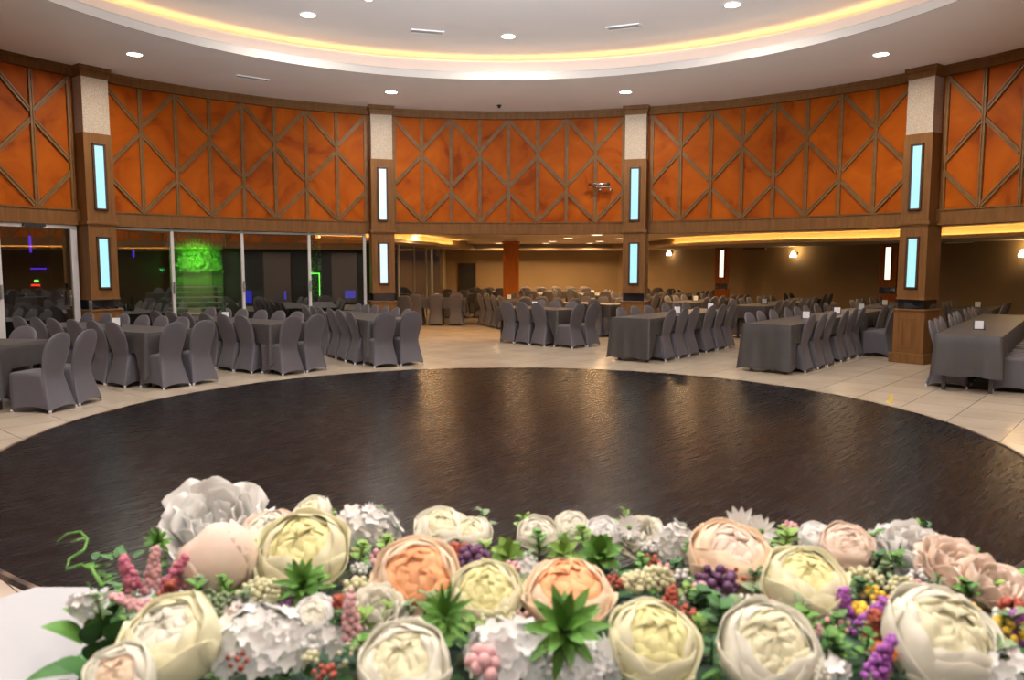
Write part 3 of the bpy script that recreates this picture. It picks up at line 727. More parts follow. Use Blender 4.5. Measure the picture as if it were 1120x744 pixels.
# ---- tables and cloths
def cloth(T,key):
    L,W,ez=T['length'],T['W'],T['endz']; zt=.752; ov=.025; hw=W/2+ov
    x0,x1=-ov,L+ov
    full = ez<.3
    # perimeter samples
    pts=[]
    def seg(a,b,n,nx,ny,side):
        for i in range(n): 
            q=i/n; pts.append((a[0]+(b[0]-a[0])*q,a[1]+(b[1]-a[1])*q,nx,ny,side,q))
    nl=int(L/.045); nw=18
    seg((x0,-hw),(x0,hw),nw,-1,0,'e0'); seg((x0,hw),(x1,hw),nl,0,1,'s'); seg((x1,hw),(x1,-hw),nw,1,0,'e1'); seg((x1,-hw),(x0,-hw),nl,0,-1,'s')
    n=len(pts); rows=9; b=MB(); vs=[]
    rnd=random.Random(len(key)*7+ord(key[0])); ph=[rnd.uniform(0,6.3) for _ in range(4)]
    for j in range(rows+1):
        v=j/rows
        for i,(x,y,nx,ny,sd,q) in enumerate(pts):
            dc=min(hypot(x-cx,y-cy) for cx in(x0,x1) for cy in(-hw,hw))      # distance to nearest corner
            cornerend=min(hypot(x-x0,y-cy) for cy in(-hw,hw)) if True else 0
            if sd=='s':
                w=max(0,1-dc/.20); zb=.475+.012*sin(x*9+ph[0]); low=(.12 if x<L/2 else .34) if not full else (max(.03,ez-.02) if x<L/2 else .34)
                zb=zb*(1-w**.6)+low*w**.6
            elif sd=='e0':
                if full: zb=ez+.012*sin(y*14+ph[1])
                else:
                    w=max(0,1-dc/.16); zb=.475*(1-w**.6)+.12*w**.6
            else:
                w=max(0,1-dc/.16); zb=.475*(1-w**.6)+.34*w**.6
            # outward folds
            drop=zt-(zt-zb)*v; h=(zt-drop)
            fold=.018*sin(i*1.15+ph[2])+.012*sin(i*.53+ph[3])
            cw=max(0,1-dc/.15)
            out=h*(.035+fold*1.6)+cw*h*.06
            if v<.1: out+=0
            cxn,cyn=nx,ny
            if cw>0:
                cxs=-1 if abs(x-x0)<abs(x-x1) else 1; cys=1 if y>0 else -1
                cxn=nx*(1-cw*.5)+cxs*cw*.5; cyn=ny*(1-cw*.5)+cys*cw*.5
            rnd_=.012*(1-min(1,v*8))
            vs.append((x+cxn*out-nx*rnd_, y+cyn*out-ny*rnd_, drop+ (0 if j else .0)))
    fs=[]
    for j in range(rows):
        for i in range(n): fs.append((j*n+i,(j+1)*n+i,(j+1)*n+(i+1)%n,j*n+(i+1)%n))
    b.add(vs,fs)
    # top : strips between matching side points
    k=len(b.v); nx_=24
    b.grid(lambda u,v:(x0+.011+(x1-x0-.022)*u, -hw+.011+(2*hw-.022)*v, zt+.001*sin(u*17+ph[0])*sin(v*5)),nx_,6)
    return b
for k,T in TABLES.items():
    S=T['S'];ang=R(T['ang'])
    mid=S+T['t']*T['length']*.3
    if not inframe(mid) and k!='A': continue
    n=T['ntab']; Lt=T['length']/n; hid=T['endz']>.3 and k not in('A','B')
    for q in range(n):
        o=S+T['t']*Lt*q
        wq=['near half of','far half of','end of'][q] if n>1 else 'whole'
        if n==3: wq=['near third of','middle third of','far third of'][q]
        t=thing('banquet_table','dark wooden table, %s the %s'%(wq,SHORT[k]) if n>1 else 'dark wooden banquet table under cloth, %s'%SHORT[k],'table',(o.x,o.y,0),ang,'wooden tables under grey linen')
        b=MB(); b.box((Lt/2,0,.72),(Lt-.01,T['W']-.02,.03)); b.build('tabletop',darkw,t)
        for x in (.10,Lt-.10):
            for y in(-1,1):
                b=MB(); b.box((x,y*(T['W']/2-.09),.3525),(.045,.045,.705)); b.build('leg',darkw,t)
    c=cloth(T,k).build('tablecloth',cloth_m,None,True,loc=(S.x,S.y,0),rz=ang)
    tag(c,'dark grey cloth over the %s'%SHORT[k],'tablecloth','grey linen tablecloths')
# ---- card holders on the tables
def holder(P,rz,label):
    t=thing('card_holder',label,'card holder',(P[0],P[1],.7545),rz,'table card holders')
    b=MB(); b.box((0,0,.006),(.15,.09,.012))
    for sx in(-1,1): b.add([(sx*.055,-.045,.01),(sx*.078,-.045,.01),(sx*.078,.045,.01),(sx*.055,.045,.01),(sx*.055,-.012,.125),(sx*.068,-.012,.125),(sx*.068,.012,.125),(sx*.055,.012,.125)],[(3,2,1,0),(4,5,6,7),(0,1,5,4),(1,2,6,5),(2,3,7,6),(3,0,4,7)])
    b.build('stand',black,t)
    b=MB(); b.box((0,-.022,.068),(.108,.012,.115)); b.build('card',card_m,t)
def on_table(k,s,o=0): T=TABLES[k]; return T['S']+T['t']*s+T['rt']*o
for k,s,o in (('K',1.1,.0),('I',1.6,.05),('I',3.3,.05),('H',1.7,.05),('H',3.35,.0),('B',1.4,.1),('M',1.1,.1),('J',1.2,.0),('P1',1.0,0),('P3',1.1,0),('P3',3.0,0),('P2',1.0,0),('P5',1.0,0),('W',.9,0),('O',.8,0),('N',1.2,0),('P6',1.0,0),('Q2',1.0,0),('A',1.2,0)):
    p=on_table(k,s,o)
    if inframe(p): holder(p,-atan2(p.x,p.y)*.9,'white card stand on %s of the %s'%('near half' if s<2 else 'far half',SHORT[k]))
# planter of dark blades with a lit card, table before the ivy alcove
p=on_table('D',1.75,.05); t=thing('table_planter','dark spiky plant in a small pot on the table before the ivy alcove','potted plant',(p.x,p.y,.755))
b=MB(); b.lathe([(.04,0),(.055,.09),(.05,.09),(.04,.02)],14); b.build('pot',black,t,True)
b=MB()
for k in range(11):
    a=k*2.4; r_=.02+.05*random.random(); h_=.16+.10*random.random()
    q=Vector((cos(a)*.02,sin(a)*.02,.08)); e=Vector((cos(a)*r_,sin(a)*r_,.08+h_)); w=Vector((-sin(a),cos(a),0))*.012
    b.add([q-w*.6,q+w*.6,q.lerp(e,.5)+w,e,q.lerp(e,.5)-w],[(0,1,2,3,4)])
b.build('leaves',mat('dark_leaf',(.03,.06,.04),.5),t)
p2=on_table('D',1.60,-.02); holder(p2,.25,'white card beside the dark spiky plant on the grey table')
# yellow marker left on the tiles at the dance floor edge
P=at_z(974,440,0.0); b=MB(); b.box((0,0,.045),(.05,.004,.09),.2); b.box((0,.02,.004),(.06,.05,.008),.2)
tag(b.build('floor_marker',mat('yellow_plastic',(.85,.65,.10),.4),None,loc=P),'small yellow marker standing on tiles at the dance floor edge','marker')

# ================================================================== HEAD TABLE AND FLOWER ARRANGEMENT
rf=random.Random(11)
TZ=1.12
white_lin=mat('white_table_lacquer',(.33,.325,.33),.6)
t=thing('head_table','white head table with a cut corner under the long flower arrangement','table',(0,0,0))
b=MB(); pl=[(-.79,1.235),(-.845,1.16),(-.845,.50),(-.79,.44),(.80,.44),(.86,.50),(.86,1.16),(.80,1.235)]
vs=[(x,y,TZ-.035) for x,y in pl]+[(x,y,TZ) for x,y in pl]; n=len(pl)
b.add(vs,[tuple(range(n-1,-1,-1)),tuple(range(n,2*n))]+[(i,(i+1)%n,n+(i+1)%n,n+i) for i in range(n)]); bevel(b.build('tabletop',white_lin,t),.004)
b=MB(); b.box((0,1.17,.735),(1.50,.02,.70)); b.build('front_panel',white_lin,t)
for sx in(-1,1):
    for y in (.55,1.10):
        b=MB(); b.box((sx*.74,y,.735),(.06,.06,.70)); b.build('leg',white_lin,t)
st_=MB(); st_.box((0,-.55,.19),(7,3.7,.38)); struct(st_.build('floor_stage',mat('stage_carpet',(.06,.03,.03),.9)))
arr=thing('flower_arrangement','long low arrangement of cream and peach roses, white blooms and greenery on head table','flower arrangement',(0,0,0))
def petalmat(name,c,tr=0): return mat(name,tuple(x*1.0 for x in c),.75,spec=.15)
P_cream=petalmat('cream_petal',(.72,.69,.47)); P_yel=petalmat('soft_yellow_petal',(.72,.68,.34)); P_ivory=petalmat('ivory_petal',(.74,.72,.60))
P_white=petalmat('white_petal',(.76,.76,.73)); P_blush=petalmat('blush_petal',(.76,.61,.50)); P_peach=petalmat('peach_petal',(.80,.40,.20)); P_peachl=petalmat('pale_peach_petal',(.78,.61,.44))
P_orange=petalmat('orange_bloom',(.75,.25,.06)); P_gold=petalmat('golden_bloom',(.70,.48,.06)); P_pink=petalmat('dusty_pink',(.50,.16,.22)); P_pinkl=petalmat('light_pink',(.62,.36,.36))
P_purple=petalmat('violet_bloom',(.26,.08,.28)); P_plum=petalmat('plum_berry',(.07,.03,.06)); P_rust=petalmat('rust_leaf',(.22,.05,.03))
G_dark=noise_col(mat('dark_leaf_green',(.02,.09,.02),.6,spec=.2),[(.3,(.012,.042,.008)),(.7,(.032,.090,.018))],30,2); G_mid=noise_col(mat('mid_leaf_green',(.05,.2,.04),.6,spec=.2),[(.3,(.030,.085,.010)),(.7,(.075,.165,.020))],30,2)
G_bright=noise_col(mat('lime_leaf_green',(.2,.32,.05),.6,spec=.2),[(.3,(.08,.15,.02)),(.7,(.17,.26,.05))],30,2); G_grey=mat('sage_green',(.12,.16,.075),.6,spec=.2); G_seed=mat('cream_seed',(.58,.56,.34),.7)
STEM=mat('brown_stem',(.12,.06,.03),.6)
def axis_matrix(P,ax,spin=0):
    z=Vector(ax).normalized(); x=Vector((1,0,0)); x=(x-z*x.dot(z)).normalized(); y=z.cross(x)
    M_=Matrix((x,y,z)).transposed().to_4x4(); return Matrix.Translation(P)@M_@Matrix.Rotation(spin,4,'Z')
def petal(b,Rd,th,wid,phi1,flare=.1,curl=.0,seed=0,squash=1.0,phi0=.15):
    r_=random.Random(seed); a1,a2=r_.uniform(0,6),r_.uniform(0,6); k=7
    def fn(u,v):
        s=u*2-1
        w=wid*(.35+.65*sin(min(1,v*1.25+.1)*pi/2))*(1-.25*max(0,v-.8)/.2)
        edge=1-.10*s*s*(v**2)
        phi=phi0+(phi1-phi0)*v*edge
        phi+= .05*sin(s*4+a1)*v*v
        rr_=Rd*(1+flare*v**3+.035*sin(s*5+a2)*v*v+.03*s*s*v)
        if v>.85: rr_*=1+curl*(v-.85)/.15
        a=th+s*w
        return (rr_*sin(phi)*cos(a),rr_*sin(phi)*sin(a),-rr_*cos(phi)*squash)
    b.grid(fn,k,k)
def rose(P,Rd,outer,inner,ax,close=0,label=None,spin=None):
    seed=rf.randint(0,9999); sp=rf.uniform(0,6) if spin is None else spin
    M_=axis_matrix(P,ax,sp)
    b=MB(); b.M=M_
    for L_,(rr_,n,ph,fl) in enumerate([(1.0,4,1.72+close*.55,.05),(.965,5,2.02+close*.5,.0),(.93,4,2.22+close*.45,-.03)]):
        for i in range(n): petal(b,Rd*rr_,i*2*pi/n+L_*.7,1.05,ph+rf.uniform(-.16,.16),fl,.05 if L_==0 else -.02,seed+i+L_*10,.92)
    o=b.build('rose',outer,arr,True,label=label)
    md=o.modifiers.new('thick','SOLIDIFY'); md.thickness=.0012
    b=MB(); b.M=M_
    b.sphere((0,0,-Rd*.06),Rd*.74,14,10,.9)
    for L_,(rr_,n,ph) in enumerate([(.86,4,2.35),(.82,4,2.5),(.79,3,2.65),(.77,3,2.85),(.75,2,3.0)]):
        for i in range(n): petal(b,Rd*rr_,i*2*pi/n+L_*1.1,.85,min(3.1,ph+rf.uniform(-.12,.12)+close*.3),-.02,-.04,seed+i+L_*7+99,.94,.9)
    o2=b.build('rose_heart',inner,o,True); md=o2.modifiers.new('thick','SOLIDIFY'); md.thickness=.0012
    return o
UPC=(0,-.62,.78)
def tilt(dx=0,dy=0,dz=0): return (dx,-.62+dy,.78+dz)
def floret(b,c,nrm,s,n=4,rnd=None):
    z=Vector(nrm).normalized(); x=z.orthogonal().normalized(); y=z.cross(x); a0=rf.uniform(0,6)
    for i in range(n):
        a=a0+i*2*pi/n; d=x*cos(a)+y*sin(a); w=x*-sin(a)+y*cos(a)
        e=c+z*s*.15
        b.add([c,c+d*s*.55+w*s*.42+z*s*.22,c+d*s*1.05+w*s*.18+z*s*.30,c+d*s*1.05-w*s*.18+z*s*.30,c+d*s*.55-w*s*.42+z*s*.22,c+d*s*.5+z*s*.05],[(0,1,5),(1,2,5),(2,3,5),(3,4,5),(4,0,5)])
def ruffled(P,w,h,m,name='ruffled_bloom',n=60,s=.013,label=None,petals=5):
    b=MB()
    for k in range(n):
        u=(k+.5)/n; ph=math.acos(1-1.25*u); a=k*2.39996
        nr=Vector((sin(ph)*cos(a),sin(ph)*sin(a),cos(ph)))
        c=Vector(P)+Vector((nr.x*w,nr.y*w*.8,nr.z*h))*rf.uniform(.86,1.06)
        floret(b,c,nr+Vector((rf.uniform(-.5,.5),rf.uniform(-.5,.3),rf.uniform(-.3,.3))),s*rf.uniform(.8,1.25),petals)
    b.sphere((P[0],P[1],P[2]-h*.15),min(w,h)*.75,10,6)
    return b.build(name,m,arr,True,label=label)
def carnation(P,Rd,m,ax,label=None):
    b=MB(); b.M=axis_matrix(P,ax,rf.uniform(0,6)); sd=rf.randint(0,9999)
    for L_,(rr_,n,ph) in enumerate([(1,8,1.5),(.95,8,1.75),(.85,7,1.95),(.72,7,2.1),(.58,6,2.2),(.42,5,2.3),(.25,4,2.5)]):
        for i in range(n): petal(b,Rd*rr_*rf.uniform(.92,1.06),i*2*pi/n+L_*.5+rf.uniform(-.1,.1),.55,ph+rf.uniform(-.15,.2),.18,.15,sd+i+L_*11)
    o=b.build('ruffled_bloom',m,arr,True,label=label); md=o.modifiers.new('thick','SOLIDIFY'); md.thickness=.001; return o
def daisy(P,Rd,ax,m=None,label=None):
    M_=axis_matrix(P,ax,rf.uniform(0,6)); b=MB(); b.M=M_
    for i in range(14):
        a=i*2*pi/14; up=rf.uniform(.15,.5); d=Vector((cos(a),sin(a),0)); w=Vector((-sin(a),cos(a),0)); L_=Rd*rf.uniform(.85,1.1)
        pts=[]
        def fn(u,v): 
            s=u*2-1; ww=Rd*.17*sin(pi*min(1,v*.85+.12)); p=d*L_*v+w*s*ww; p.z=up*L_*v*(1.2-v*.7)+abs(s)*.12*Rd*v; return tuple(p)
        b.grid(fn,2,5)
    o=b.build('daisy',m or P_white,arr,True,label=label); b=MB(); b.M=M_; b.sphere((0,0,Rd*.08),Rd*.2,8,5,.7); b.build('daisy_eye',G_mid,o,True); return o
def lance(b,base,d,L_,w,bend=.2,up=Vector((0,0,1))):
    d=Vector(d).normalized(); s=d.cross(up);
    if s.length<.05: s=Vector((1,0,0))
    s.normalize(); n_=s.cross(d)
    def fn(u,v):
        q=u*2-1; ww=w*sin(pi*min(1,.12+v*.88))**.8*(1-v*.15)
        p=Vector(base)+d*L_*v-up*bend*L_*v*v+s*q*ww+n_*abs(q)*ww*.35
        return tuple(p)
    b.grid(fn,2,6)
def rosette(P,L_,m,n=18,w=.006,ax=UPC,name='spiky_rosette',el=(0.1,1.2),bend=.12,label=None):
    b=MB(); b.M=axis_matrix(P,ax,rf.uniform(0,6))
    for i in range(n):
        a=i*2.39996; e=el[0]+(el[1]-el[0])*(i/n); d=(cos(a)*cos(e),sin(a)*cos(e),sin(e)); lance(b,(0,0,0),d,L_*rf.uniform(.8,1.1),w,bend)
    o=b.build(name,m,arr,True,label=label); return o
def ovate(b,c,d,L_,w,up):
    lance(b,c,d,L_,w,.15,Vector(up).normalized())
def sprig(P,h,m,n=8,L_=.026,w=.009,lean=(0,-.15,1),name='leaf_sprig',label=None,spread=1.0):
    d=Vector(lean).normalized(); b=MB()
    for i in range(n):
        q=(i+1)/n; c=Vector(P)+d*h*q; a=i*2.39996
        o_=Vector((cos(a),sin(a)*.9,.35+.5*q)); lance(b,c,o_,L_*(1.15-.4*q),w,.2)
    b.tube([P,Vector(P)+d*h*.5,Vector(P)+d*h],.0016,5)
    return b.build(name,m,arr,True,label=label)
def berries(P,rad,m,n=26,r_=.0065,name='berry_cluster',label=None,flat=.8):
    b=MB()
    for k in range(n):
        u=(k+.5)/n; ph=math.acos(1-1.4*u); a=k*2.39996; q=rf.uniform(.7,1.05)
        b.sphere((P[0]+rad*q*sin(ph)*cos(a),P[1]+rad*q*sin(ph)*sin(a),P[2]+rad*flat*q*cos(ph)),r_*rf.uniform(.75,1.15),7,5)
    return b.build(name,m,arr,True,label=label)
def spike(P,h,lean,m,n=46,r_=.0045,rad=.010,name='heather_sprig',label=None):
    b=MB(); d=Vector(lean).normalized()
    for k in range(n):
        q=k/n; a=k*2.4; c=Vector(P)+d*h*q; rr_=rad*(1-.75*q)
        b.sphere((c.x+rr_*cos(a),c.y+rr_*sin(a),c.z+rf.uniform(-.003,.003)),r_*rf.uniform(.7,1.2),6,4)
    return b.build(name,m,arr,True,label=label)
def F(x,y,z=1.245): return at_z(x,y,z)
def rad(px,P): return px/2*P.y*1.02/CF*cos(0)/(cos(CP))       # pixel diameter to radius at that point
def prr(x,y,d,z=1.245):
    P=F(x,y,z); dist=(P-Vector((0,0,CH))).length; return P,d/2*dist/CF*.98
# bed of dark foliage that the stems stand in
b=MB(); b.box((.15,.92,1.145),(1.10,.44,.05)); bevel(b.build('foam_base',mat('dark_green_foam',(.01,.03,.012),.9),arr),.02)
bed=[MB(),MB(),MB()]
for k in range(2300):
    x=rf.uniform(-.70,.72); y=rf.uniform(.66,1.17)
    a=rf.uniform(0,6.28); z=rf.uniform(1.15,1.215); j=rf.choice((0,0,0,1,1,2))
    if x<-.43-.55*(y-.75): continue
    lance(bed[j],(x,y,z),(cos(a),sin(a),rf.uniform(.1,1.0)),rf.uniform(.018,.042),rf.uniform(.004,.009),.2)
for b_,m_,l_ in zip(bed,(G_dark,G_mid,mat('brown_green_leaf',(.07,.06,.03),.6)),('dark green filler leaves','mid green filler leaves','brownish filler leaves')):
    o=b_.build('filler_foliage',m_,arr,True,label=l_); o['kind']='stuff'
# roses (pixel centre, diameter)
RS=[(332,607,92,P_cream,P_yel,tilt(0,-.1,.2),.35,'cream yellow rose'),(239,616,80,P_blush,P_blush,(-.7,.35,.62),.95,'blush rose in bud'),
(296,588,62,P_blush,P_ivory,tilt(0,.2,.2),.5,'blush rose behind the cream one'),(188,704,92,P_cream,P_ivory,(-.15,-.5,.9),.75,'closed cream rose'),
(132,744,62,P_ivory,P_peachl,tilt(),.6,'cream rose at the bottom edge'),(456,634,88,P_peachl,P_peach,(.08,-.75,.66),.0,'peach rose, open face'),
(443,732,92,P_ivory,P_cream,tilt(0,.1,.1),.6,'ivory rose at the bottom edge'),(532,652,74,P_cream,P_yel,(.0,-.6,.8),.15,'pale yellow rose'),
(622,652,90,P_peachl,P_peach,(.0,-.38,.92),.05,'peach rose with an orange heart'),(714,704,90,P_cream,P_yel,(.05,-.6,.8),.15,'cream rose with yellow folds'),
(798,612,84,P_peachl,P_blush,tilt(.1,.2,.1),.4,'wide blush rose'),(879,642,82,P_cream,P_yel,(.0,-.45,.9),.7,'round pale yellow rose'),
(839,712,94,P_ivory,P_cream,(.0,-.65,.75),.2,'cream rose with open centre'),(1028,700,98,P_ivory,P_cream,(.15,-.6,.78),.4,'large white cream rose'),
(483,582,58,P_ivory,P_cream,tilt(0,.3,.1),.5,'small ivory rose'),(516,586,44,P_ivory,P_cream,tilt(0,.3,.1),.5,'small ivory rose'),(343,563,40,P_ivory,P_cream,(-.2,-.3,.9),.9,'ivory bud'),
(588,586,42,P_ivory,P_ivory,tilt(),.4,'small white rose'),(625,577,36,P_ivory,P_ivory,tilt(),.4,'small white rose'),(660,584,36,P_white,P_white,tilt(),.4,'small white rose'),
(926,600,50,P_blush,P_blush,tilt(),.4,'small blush rose'),(892,590,34,P_white,P_white,tilt(),.6,'white bud'),(345,674,42,P_white,P_ivory,tilt(),.3,'small white rose')]
for x,y,d,o_,i_,ax,cl,lb in RS:
    P,r_=prr(x,y,d,1.255 if y>620 else 1.25); rose(P,r_,o_,i_,ax,cl,lb)
for x,y,d,m_,lb in [(236,574,88,P_white,'white ruffled bloom at the back'),(1046,622,58,P_blush,'blush ruffled bloom'),(1086,640,48,P_blush,'blush ruffled bloom'),(700,586,44,P_ivory,'ivory ruffled bloom'),(414,668,48,P_ivory,'ivory ruffled bloom under the peach rose'),(1005,608,60,P_white,'white ruffled bloom')]:
    P,r_=prr(x,y,d); carnation(P,r_,m_,tilt(rf.uniform(-.2,.2),.2,.1),lb)
for x,y,w_,h_,n in [(285,706,.056,.036,70),(400,582,.050,.034,60),(560,718,.048,.03,55),(980,604,.040,.034,50),(738,598,.030,.028,34),(640,728,.040,.022,44),(92,664,.016,.014,12),(1100,738,.03,.02,22),(690,722,.02,.02,20),(262,672,.022,.018,16),(360,700,.018,.015,12),(575,625,.014,.016,10),(475,575,.016,.014,10),(905,735,.02,.015,12)]:
    P=F(x,y,1.235); ruffled(P,w_,h_,P_white,'hydrangea',n,.0125 if n>30 else .010,'white floret cluster')
for x,y,d in [(809,577,46),(832,582,34),(688,578,30),(405,560,22)]:
    P,r_=prr(x,y,d,1.262); daisy(P,r_,(rf.uniform(-.2,.2),-.8,.6),label='white daisy')
# green rosettes
for x,y,L_,m_,n,w_,z,lb in [(617,690,.054,G_mid,22,.0075,1.275,'star shaped green rosette'),(331,640,.036,G_mid,22,.0055,1.27,'small spiky green rosette'),(487,676,.040,G_mid,34,.0035,1.265,'grassy green tuft'),(173,594,.026,G_mid,20,.0035,1.255,'ferny green tuft'),
  (474,706,.030,G_mid,16,.005,1.25,'small green rosette'),(655,606,.036,G_mid,16,.011,1.245,'broad leaved green rosette'),(556,608,.030,G_bright,14,.009,1.245,'lime green rosette'),(616,604,.026,G_bright,12,.008,1.245,'lime green rosette')]:
    rosette(F(x,y,z),L_,m_,n,w_,tilt(0,.0,.0),el=(-.05,1.25),label=lb)
for x,y,h_,m_,n,L_,w_ in [(853,612,.040,G_bright,10,.030,.010),(953,606,.030,G_mid,6,.022,.010),(976,624,.022,G_mid,6,.022,.010),(531,580,.030,G_grey,5,.022,.009),(570,585,.030,G_bright,6,.020,.009),(420,605,.022,G_bright,8,.020,.008),(392,618,.030,G_bright,8,.022,.008),
  (416,572,.025,G_grey,8,.016,.005),(474,600,.016,G_bright,6,.022,.009),(677,585,.040,G_bright,5,.020,.006),(590,605,.030,G_mid,8,.022,.008),(640,600,.030,G_bright,8,.022,.009),(790,690,.030,G_dark,10,.030,.011),(770,668,.02,G_dark,8,.03,.010),(916,722,.028,G_mid,12,.022,.007),(940,655,.02,G_dark,8,.022,.009),
  (1083,728,.02,G_grey,7,.034,.014),(1096,700,.03,G_grey,6,.028,.012),(755,610,.02,G_mid,8,.016,.006),(705,625,.02,G_mid,8,.018,.006),(880,690,.02,G_mid,8,.026,.008),(520,700,.02,G_bright,8,.022,.006),(365,572,.02,G_bright,6,.014,.006),(1060,655,.02,G_mid,8,.022,.008),(830,655,.01,G_grey,5,.03,.008),(400,720,.02,G_mid,9,.02,.006),(220,650,.02,G_grey,8,.016,.006),(750,660,.02,G_bright,8,.02,.006)]:
    sprig(F(x,y,1.235),h_,m_,n,L_,w_,(rf.uniform(-.3,.3),-.1,1))
# loose sprigs and tiny white blossoms filling the gaps between blooms
occ=[(x,y,d/2) for x,y,d,*_ in RS]
ns=0;nb=0
for k in range(900):
    x=rf.uniform(110,1112); y=rf.uniform(566,738)
    if y<588 or (x<205 and y<655) or (x>1030 and y<650): continue
    if any(hypot(x-a,y-b_)<d*.95 for a,b_,d in occ): continue
    if ns<58:
        sprig(F(x,y,1.228),rf.uniform(.016,.034),rf.choice((G_dark,G_mid,G_bright,G_dark,G_grey)),rf.randint(5,9),rf.uniform(.014,.026),rf.uniform(.004,.009),(rf.uniform(-.4,.4),-.1,1)); ns+=1
    elif nb<44:
        berries(F(x,y,1.24),rf.uniform(.007,.015),rf.choice((P_white,P_white,G_seed,P_pinkl,P_rust,P_ivory)),rf.randint(6,14),rf.uniform(.0028,.0042),name='blossom_spray',label='tiny blossom spray'); nb+=1
    occ.append((x,y,9))
# broad leaves at the left end and the dark leaf by the blush bud
for i,(x,y,L_,w_,dx,dz) in enumerate([(90,690,.060,.022,-.5,.5),(82,722,.055,.020,-.8,.1),(110,712,.055,.020,.1,.4),(126,728,.050,.018,.4,.2),(118,668,.045,.016,.3,.7),(134,648,.040,.014,.3,.9),(102,640,.035,.010,-.2,1),(146,690,.045,.014,.5,.4),(270,648,.050,.014,.35,1),(80,742,.05,.02,-.6,0),(96,735,.055,.024,-.3,.5),(120,742,.055,.022,.0,.5),(92,668,.04,.016,-.5,.7),(130,690,.045,.018,.1,.9),(104,690,.05,.02,.2,.7),(84,655,.03,.012,-.3,1),(138,726,.04,.016,-.3,.9)]):
    b=MB(); lance(b,F(x,y+14,1.20),(dx,-.15,dz),L_,w_,.25); lance(b,F(x+6,y+10,1.20),(dx*.3+.3,.2,dz*.8),L_*.8,w_*.8,.25)
    b.build('ivy_leaf',G_dark if i%3 else G_mid,arr,True,label='broad green leaf')
b=MB(); pts=[F(112,642,1.235),F(100,622,1.235),F(88,618,1.236),F(72,624,1.236),F(76,612,1.245),F(92,602,1.252),F(96,590,1.26),F(88,582,1.262),F(74,584,1.26),F(62,593,1.255)]
b.tube(pts,.0028,8,.0016)
lance(b,pts[-4],(pts[-1]-pts[-4]),.028,.006,.1); lance(b,pts[1],(pts[2]-pts[0]),.03,.008,.1)
b.build('curling_tendril',G_mid,arr,True,label='curling green tendril')
# berries, seeds and coloured sprigs
for x,y,rd,m_,n,r_,lb in [(318,668,.019,P_plum,30,.005,'dark plum berries'),(518,612,.022,P_plum,26,.0065,'dark plum berries'),(505,606,.014,P_rust,14,.0055,'dark red berries'),(782,642,.028,P_plum,26,.0065,'dark plum berries'),(765,648,.012,P_pinkl,10,.006,'pink berries'),(800,634,.020,P_rust,12,.004,'rust seed heads'),
   (237,664,.020,G_grey,40,.0040,'sage green seed cluster'),(284,652,.026,G_seed,70,.0042,'cream seed cluster'),(694,638,.018,G_seed,30,.005,'cream seed cluster'),(718,634,.022,G_seed,40,.0048,'cream seed cluster'),(548,688,.026,G_seed,50,.0038,'cream seed cluster'),(949,634,.018,G_seed,26,.004,'cream seed cluster'),(987,646,.020,G_seed,30,.004,'cream seed cluster'),
   (390,644,.016,G_seed,16,.005,'cream seed cluster'),(529,726,.018,P_pinkl,12,.007,'pale pink buds'),(864,578,.012,P_pinkl,20,.004,'pink seed head'),(971,664,.012,P_orange,14,.0045,'orange berries'),(968,714,.012,P_orange,12,.005,'orange berries'),(941,668,.010,P_gold,12,.005,'golden berries'),(1100,690,.020,P_gold,22,.005,'golden berries'),(1062,668,.01,P_gold,10,.004,'golden berries'),(1110,668,.018,P_rust,20,.0055,'dark red berries'),(955,650,.012,P_gold,10,.004,'golden berries'),(560,622,.010,P_pinkl,10,.004,'pink seed head'),(415,612,.014,P_pinkl,12,.0045,'pink seed head'),(670,640,.014,P_rust,18,.004,'rust seed head'),(745,675,.018,P_rust,16,.004,'rust seed head'),(980,690,.02,P_rust,20,.005,'rust seed head')]:
    berries(F(x,y,1.245),rd,m_,n,r_,label=lb)
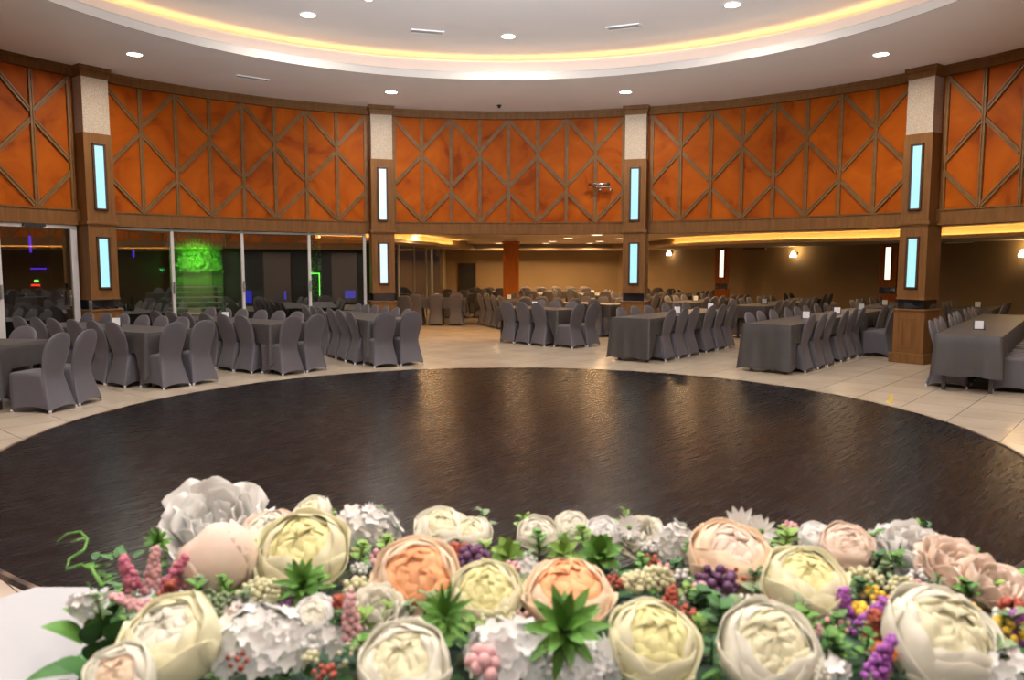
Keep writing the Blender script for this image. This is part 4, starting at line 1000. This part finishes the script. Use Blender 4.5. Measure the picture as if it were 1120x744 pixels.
for x,y,h_,ln,m_,lb in [(150,648,.05,(-.3,0,.8),P_pink,'dusty pink heather sprig'),(165,648,.055,(.1,.1,1),P_pinkl,'light pink heather sprig'),(180,644,.05,(.5,.1,.7),P_pink,'dusty pink heather sprig'),(195,640,.045,(.9,0,.4),P_pink,'dusty pink heather sprig'),(158,664,.04,(-.6,-.2,.3),P_pinkl,'light pink heather sprig'),(176,662,.04,(.3,-.2,.5),P_rust,'rust red heather sprig'),
    (384,700,.055,(0,0,1),P_pinkl,'pink brown catkin'),(374,690,.04,(-.1,0,1),P_rust,'rust red catkin'),(924,676,.035,(-.1,0,1),P_purple,'violet flower spike'),(940,692,.05,(.6,.1,.7),P_purple,'violet flower spike'),(955,742,.045,(.4,.1,.8),P_purple,'violet flower spike'),(955,700,.03,(.1,.1,.9),P_rust,'rust red flower spike'),(1110,700,.03,(0,0,1),P_purple,'violet flower spike'),(730,672,.03,(.2,0,1),P_rust,'rust red catkin'),(500,620,.03,(-.1,.1,1),P_rust,'rust red catkin'),(790,610,.02,(0,0,1),P_rust,'rust red catkin')]:
    spike(F(x,y,1.235),h_,ln,m_,label=lb)

# the photographer's flash, tilted up at the dome so that the room is lit by its bounce
fl=area((0.05,-.25,2.05),.35,1500,(.95,.98,1),(R(135),0,0),86)
fl.name='bounce_flash'
sp=point((0.05,-.22,2.02),20,(1,.97,.94),.12); sp.name='flash_spill'
# ================================================================== CAMERA, WORLD, VIEW
cam=bpy.data.cameras.new('camera'); co=bpy.data.objects.new('camera',cam); COL.objects.link(co)
co.location=(0,0,CH); co.rotation_euler=(pi/2-CP,0.0,0); cam.sensor_width=36; cam.lens=CF/1120*36; cam.shift_x=.0009
cam.clip_start=.02; cam.clip_end=200
cam.dof.use_dof=True; cam.dof.focus_distance=13; cam.dof.aperture_fstop=7.0
sc.camera=co
w=bpy.data.worlds.new('night'); sc.world=w; w.use_nodes=True
w.node_tree.nodes['Background'].inputs[0].default_value=(.012,.012,.016,1); w.node_tree.nodes['Background'].inputs[1].default_value=1
sc.view_settings.view_transform='Standard'; sc.view_settings.look='None'; sc.view_settings.gamma=1; sc.view_settings.exposure=0.0
sc.view_settings.use_curve_mapping=False
sc.cycles.use_denoising=True; sc.cycles.max_bounces=8; sc.cycles.sample_clamp_indirect=4
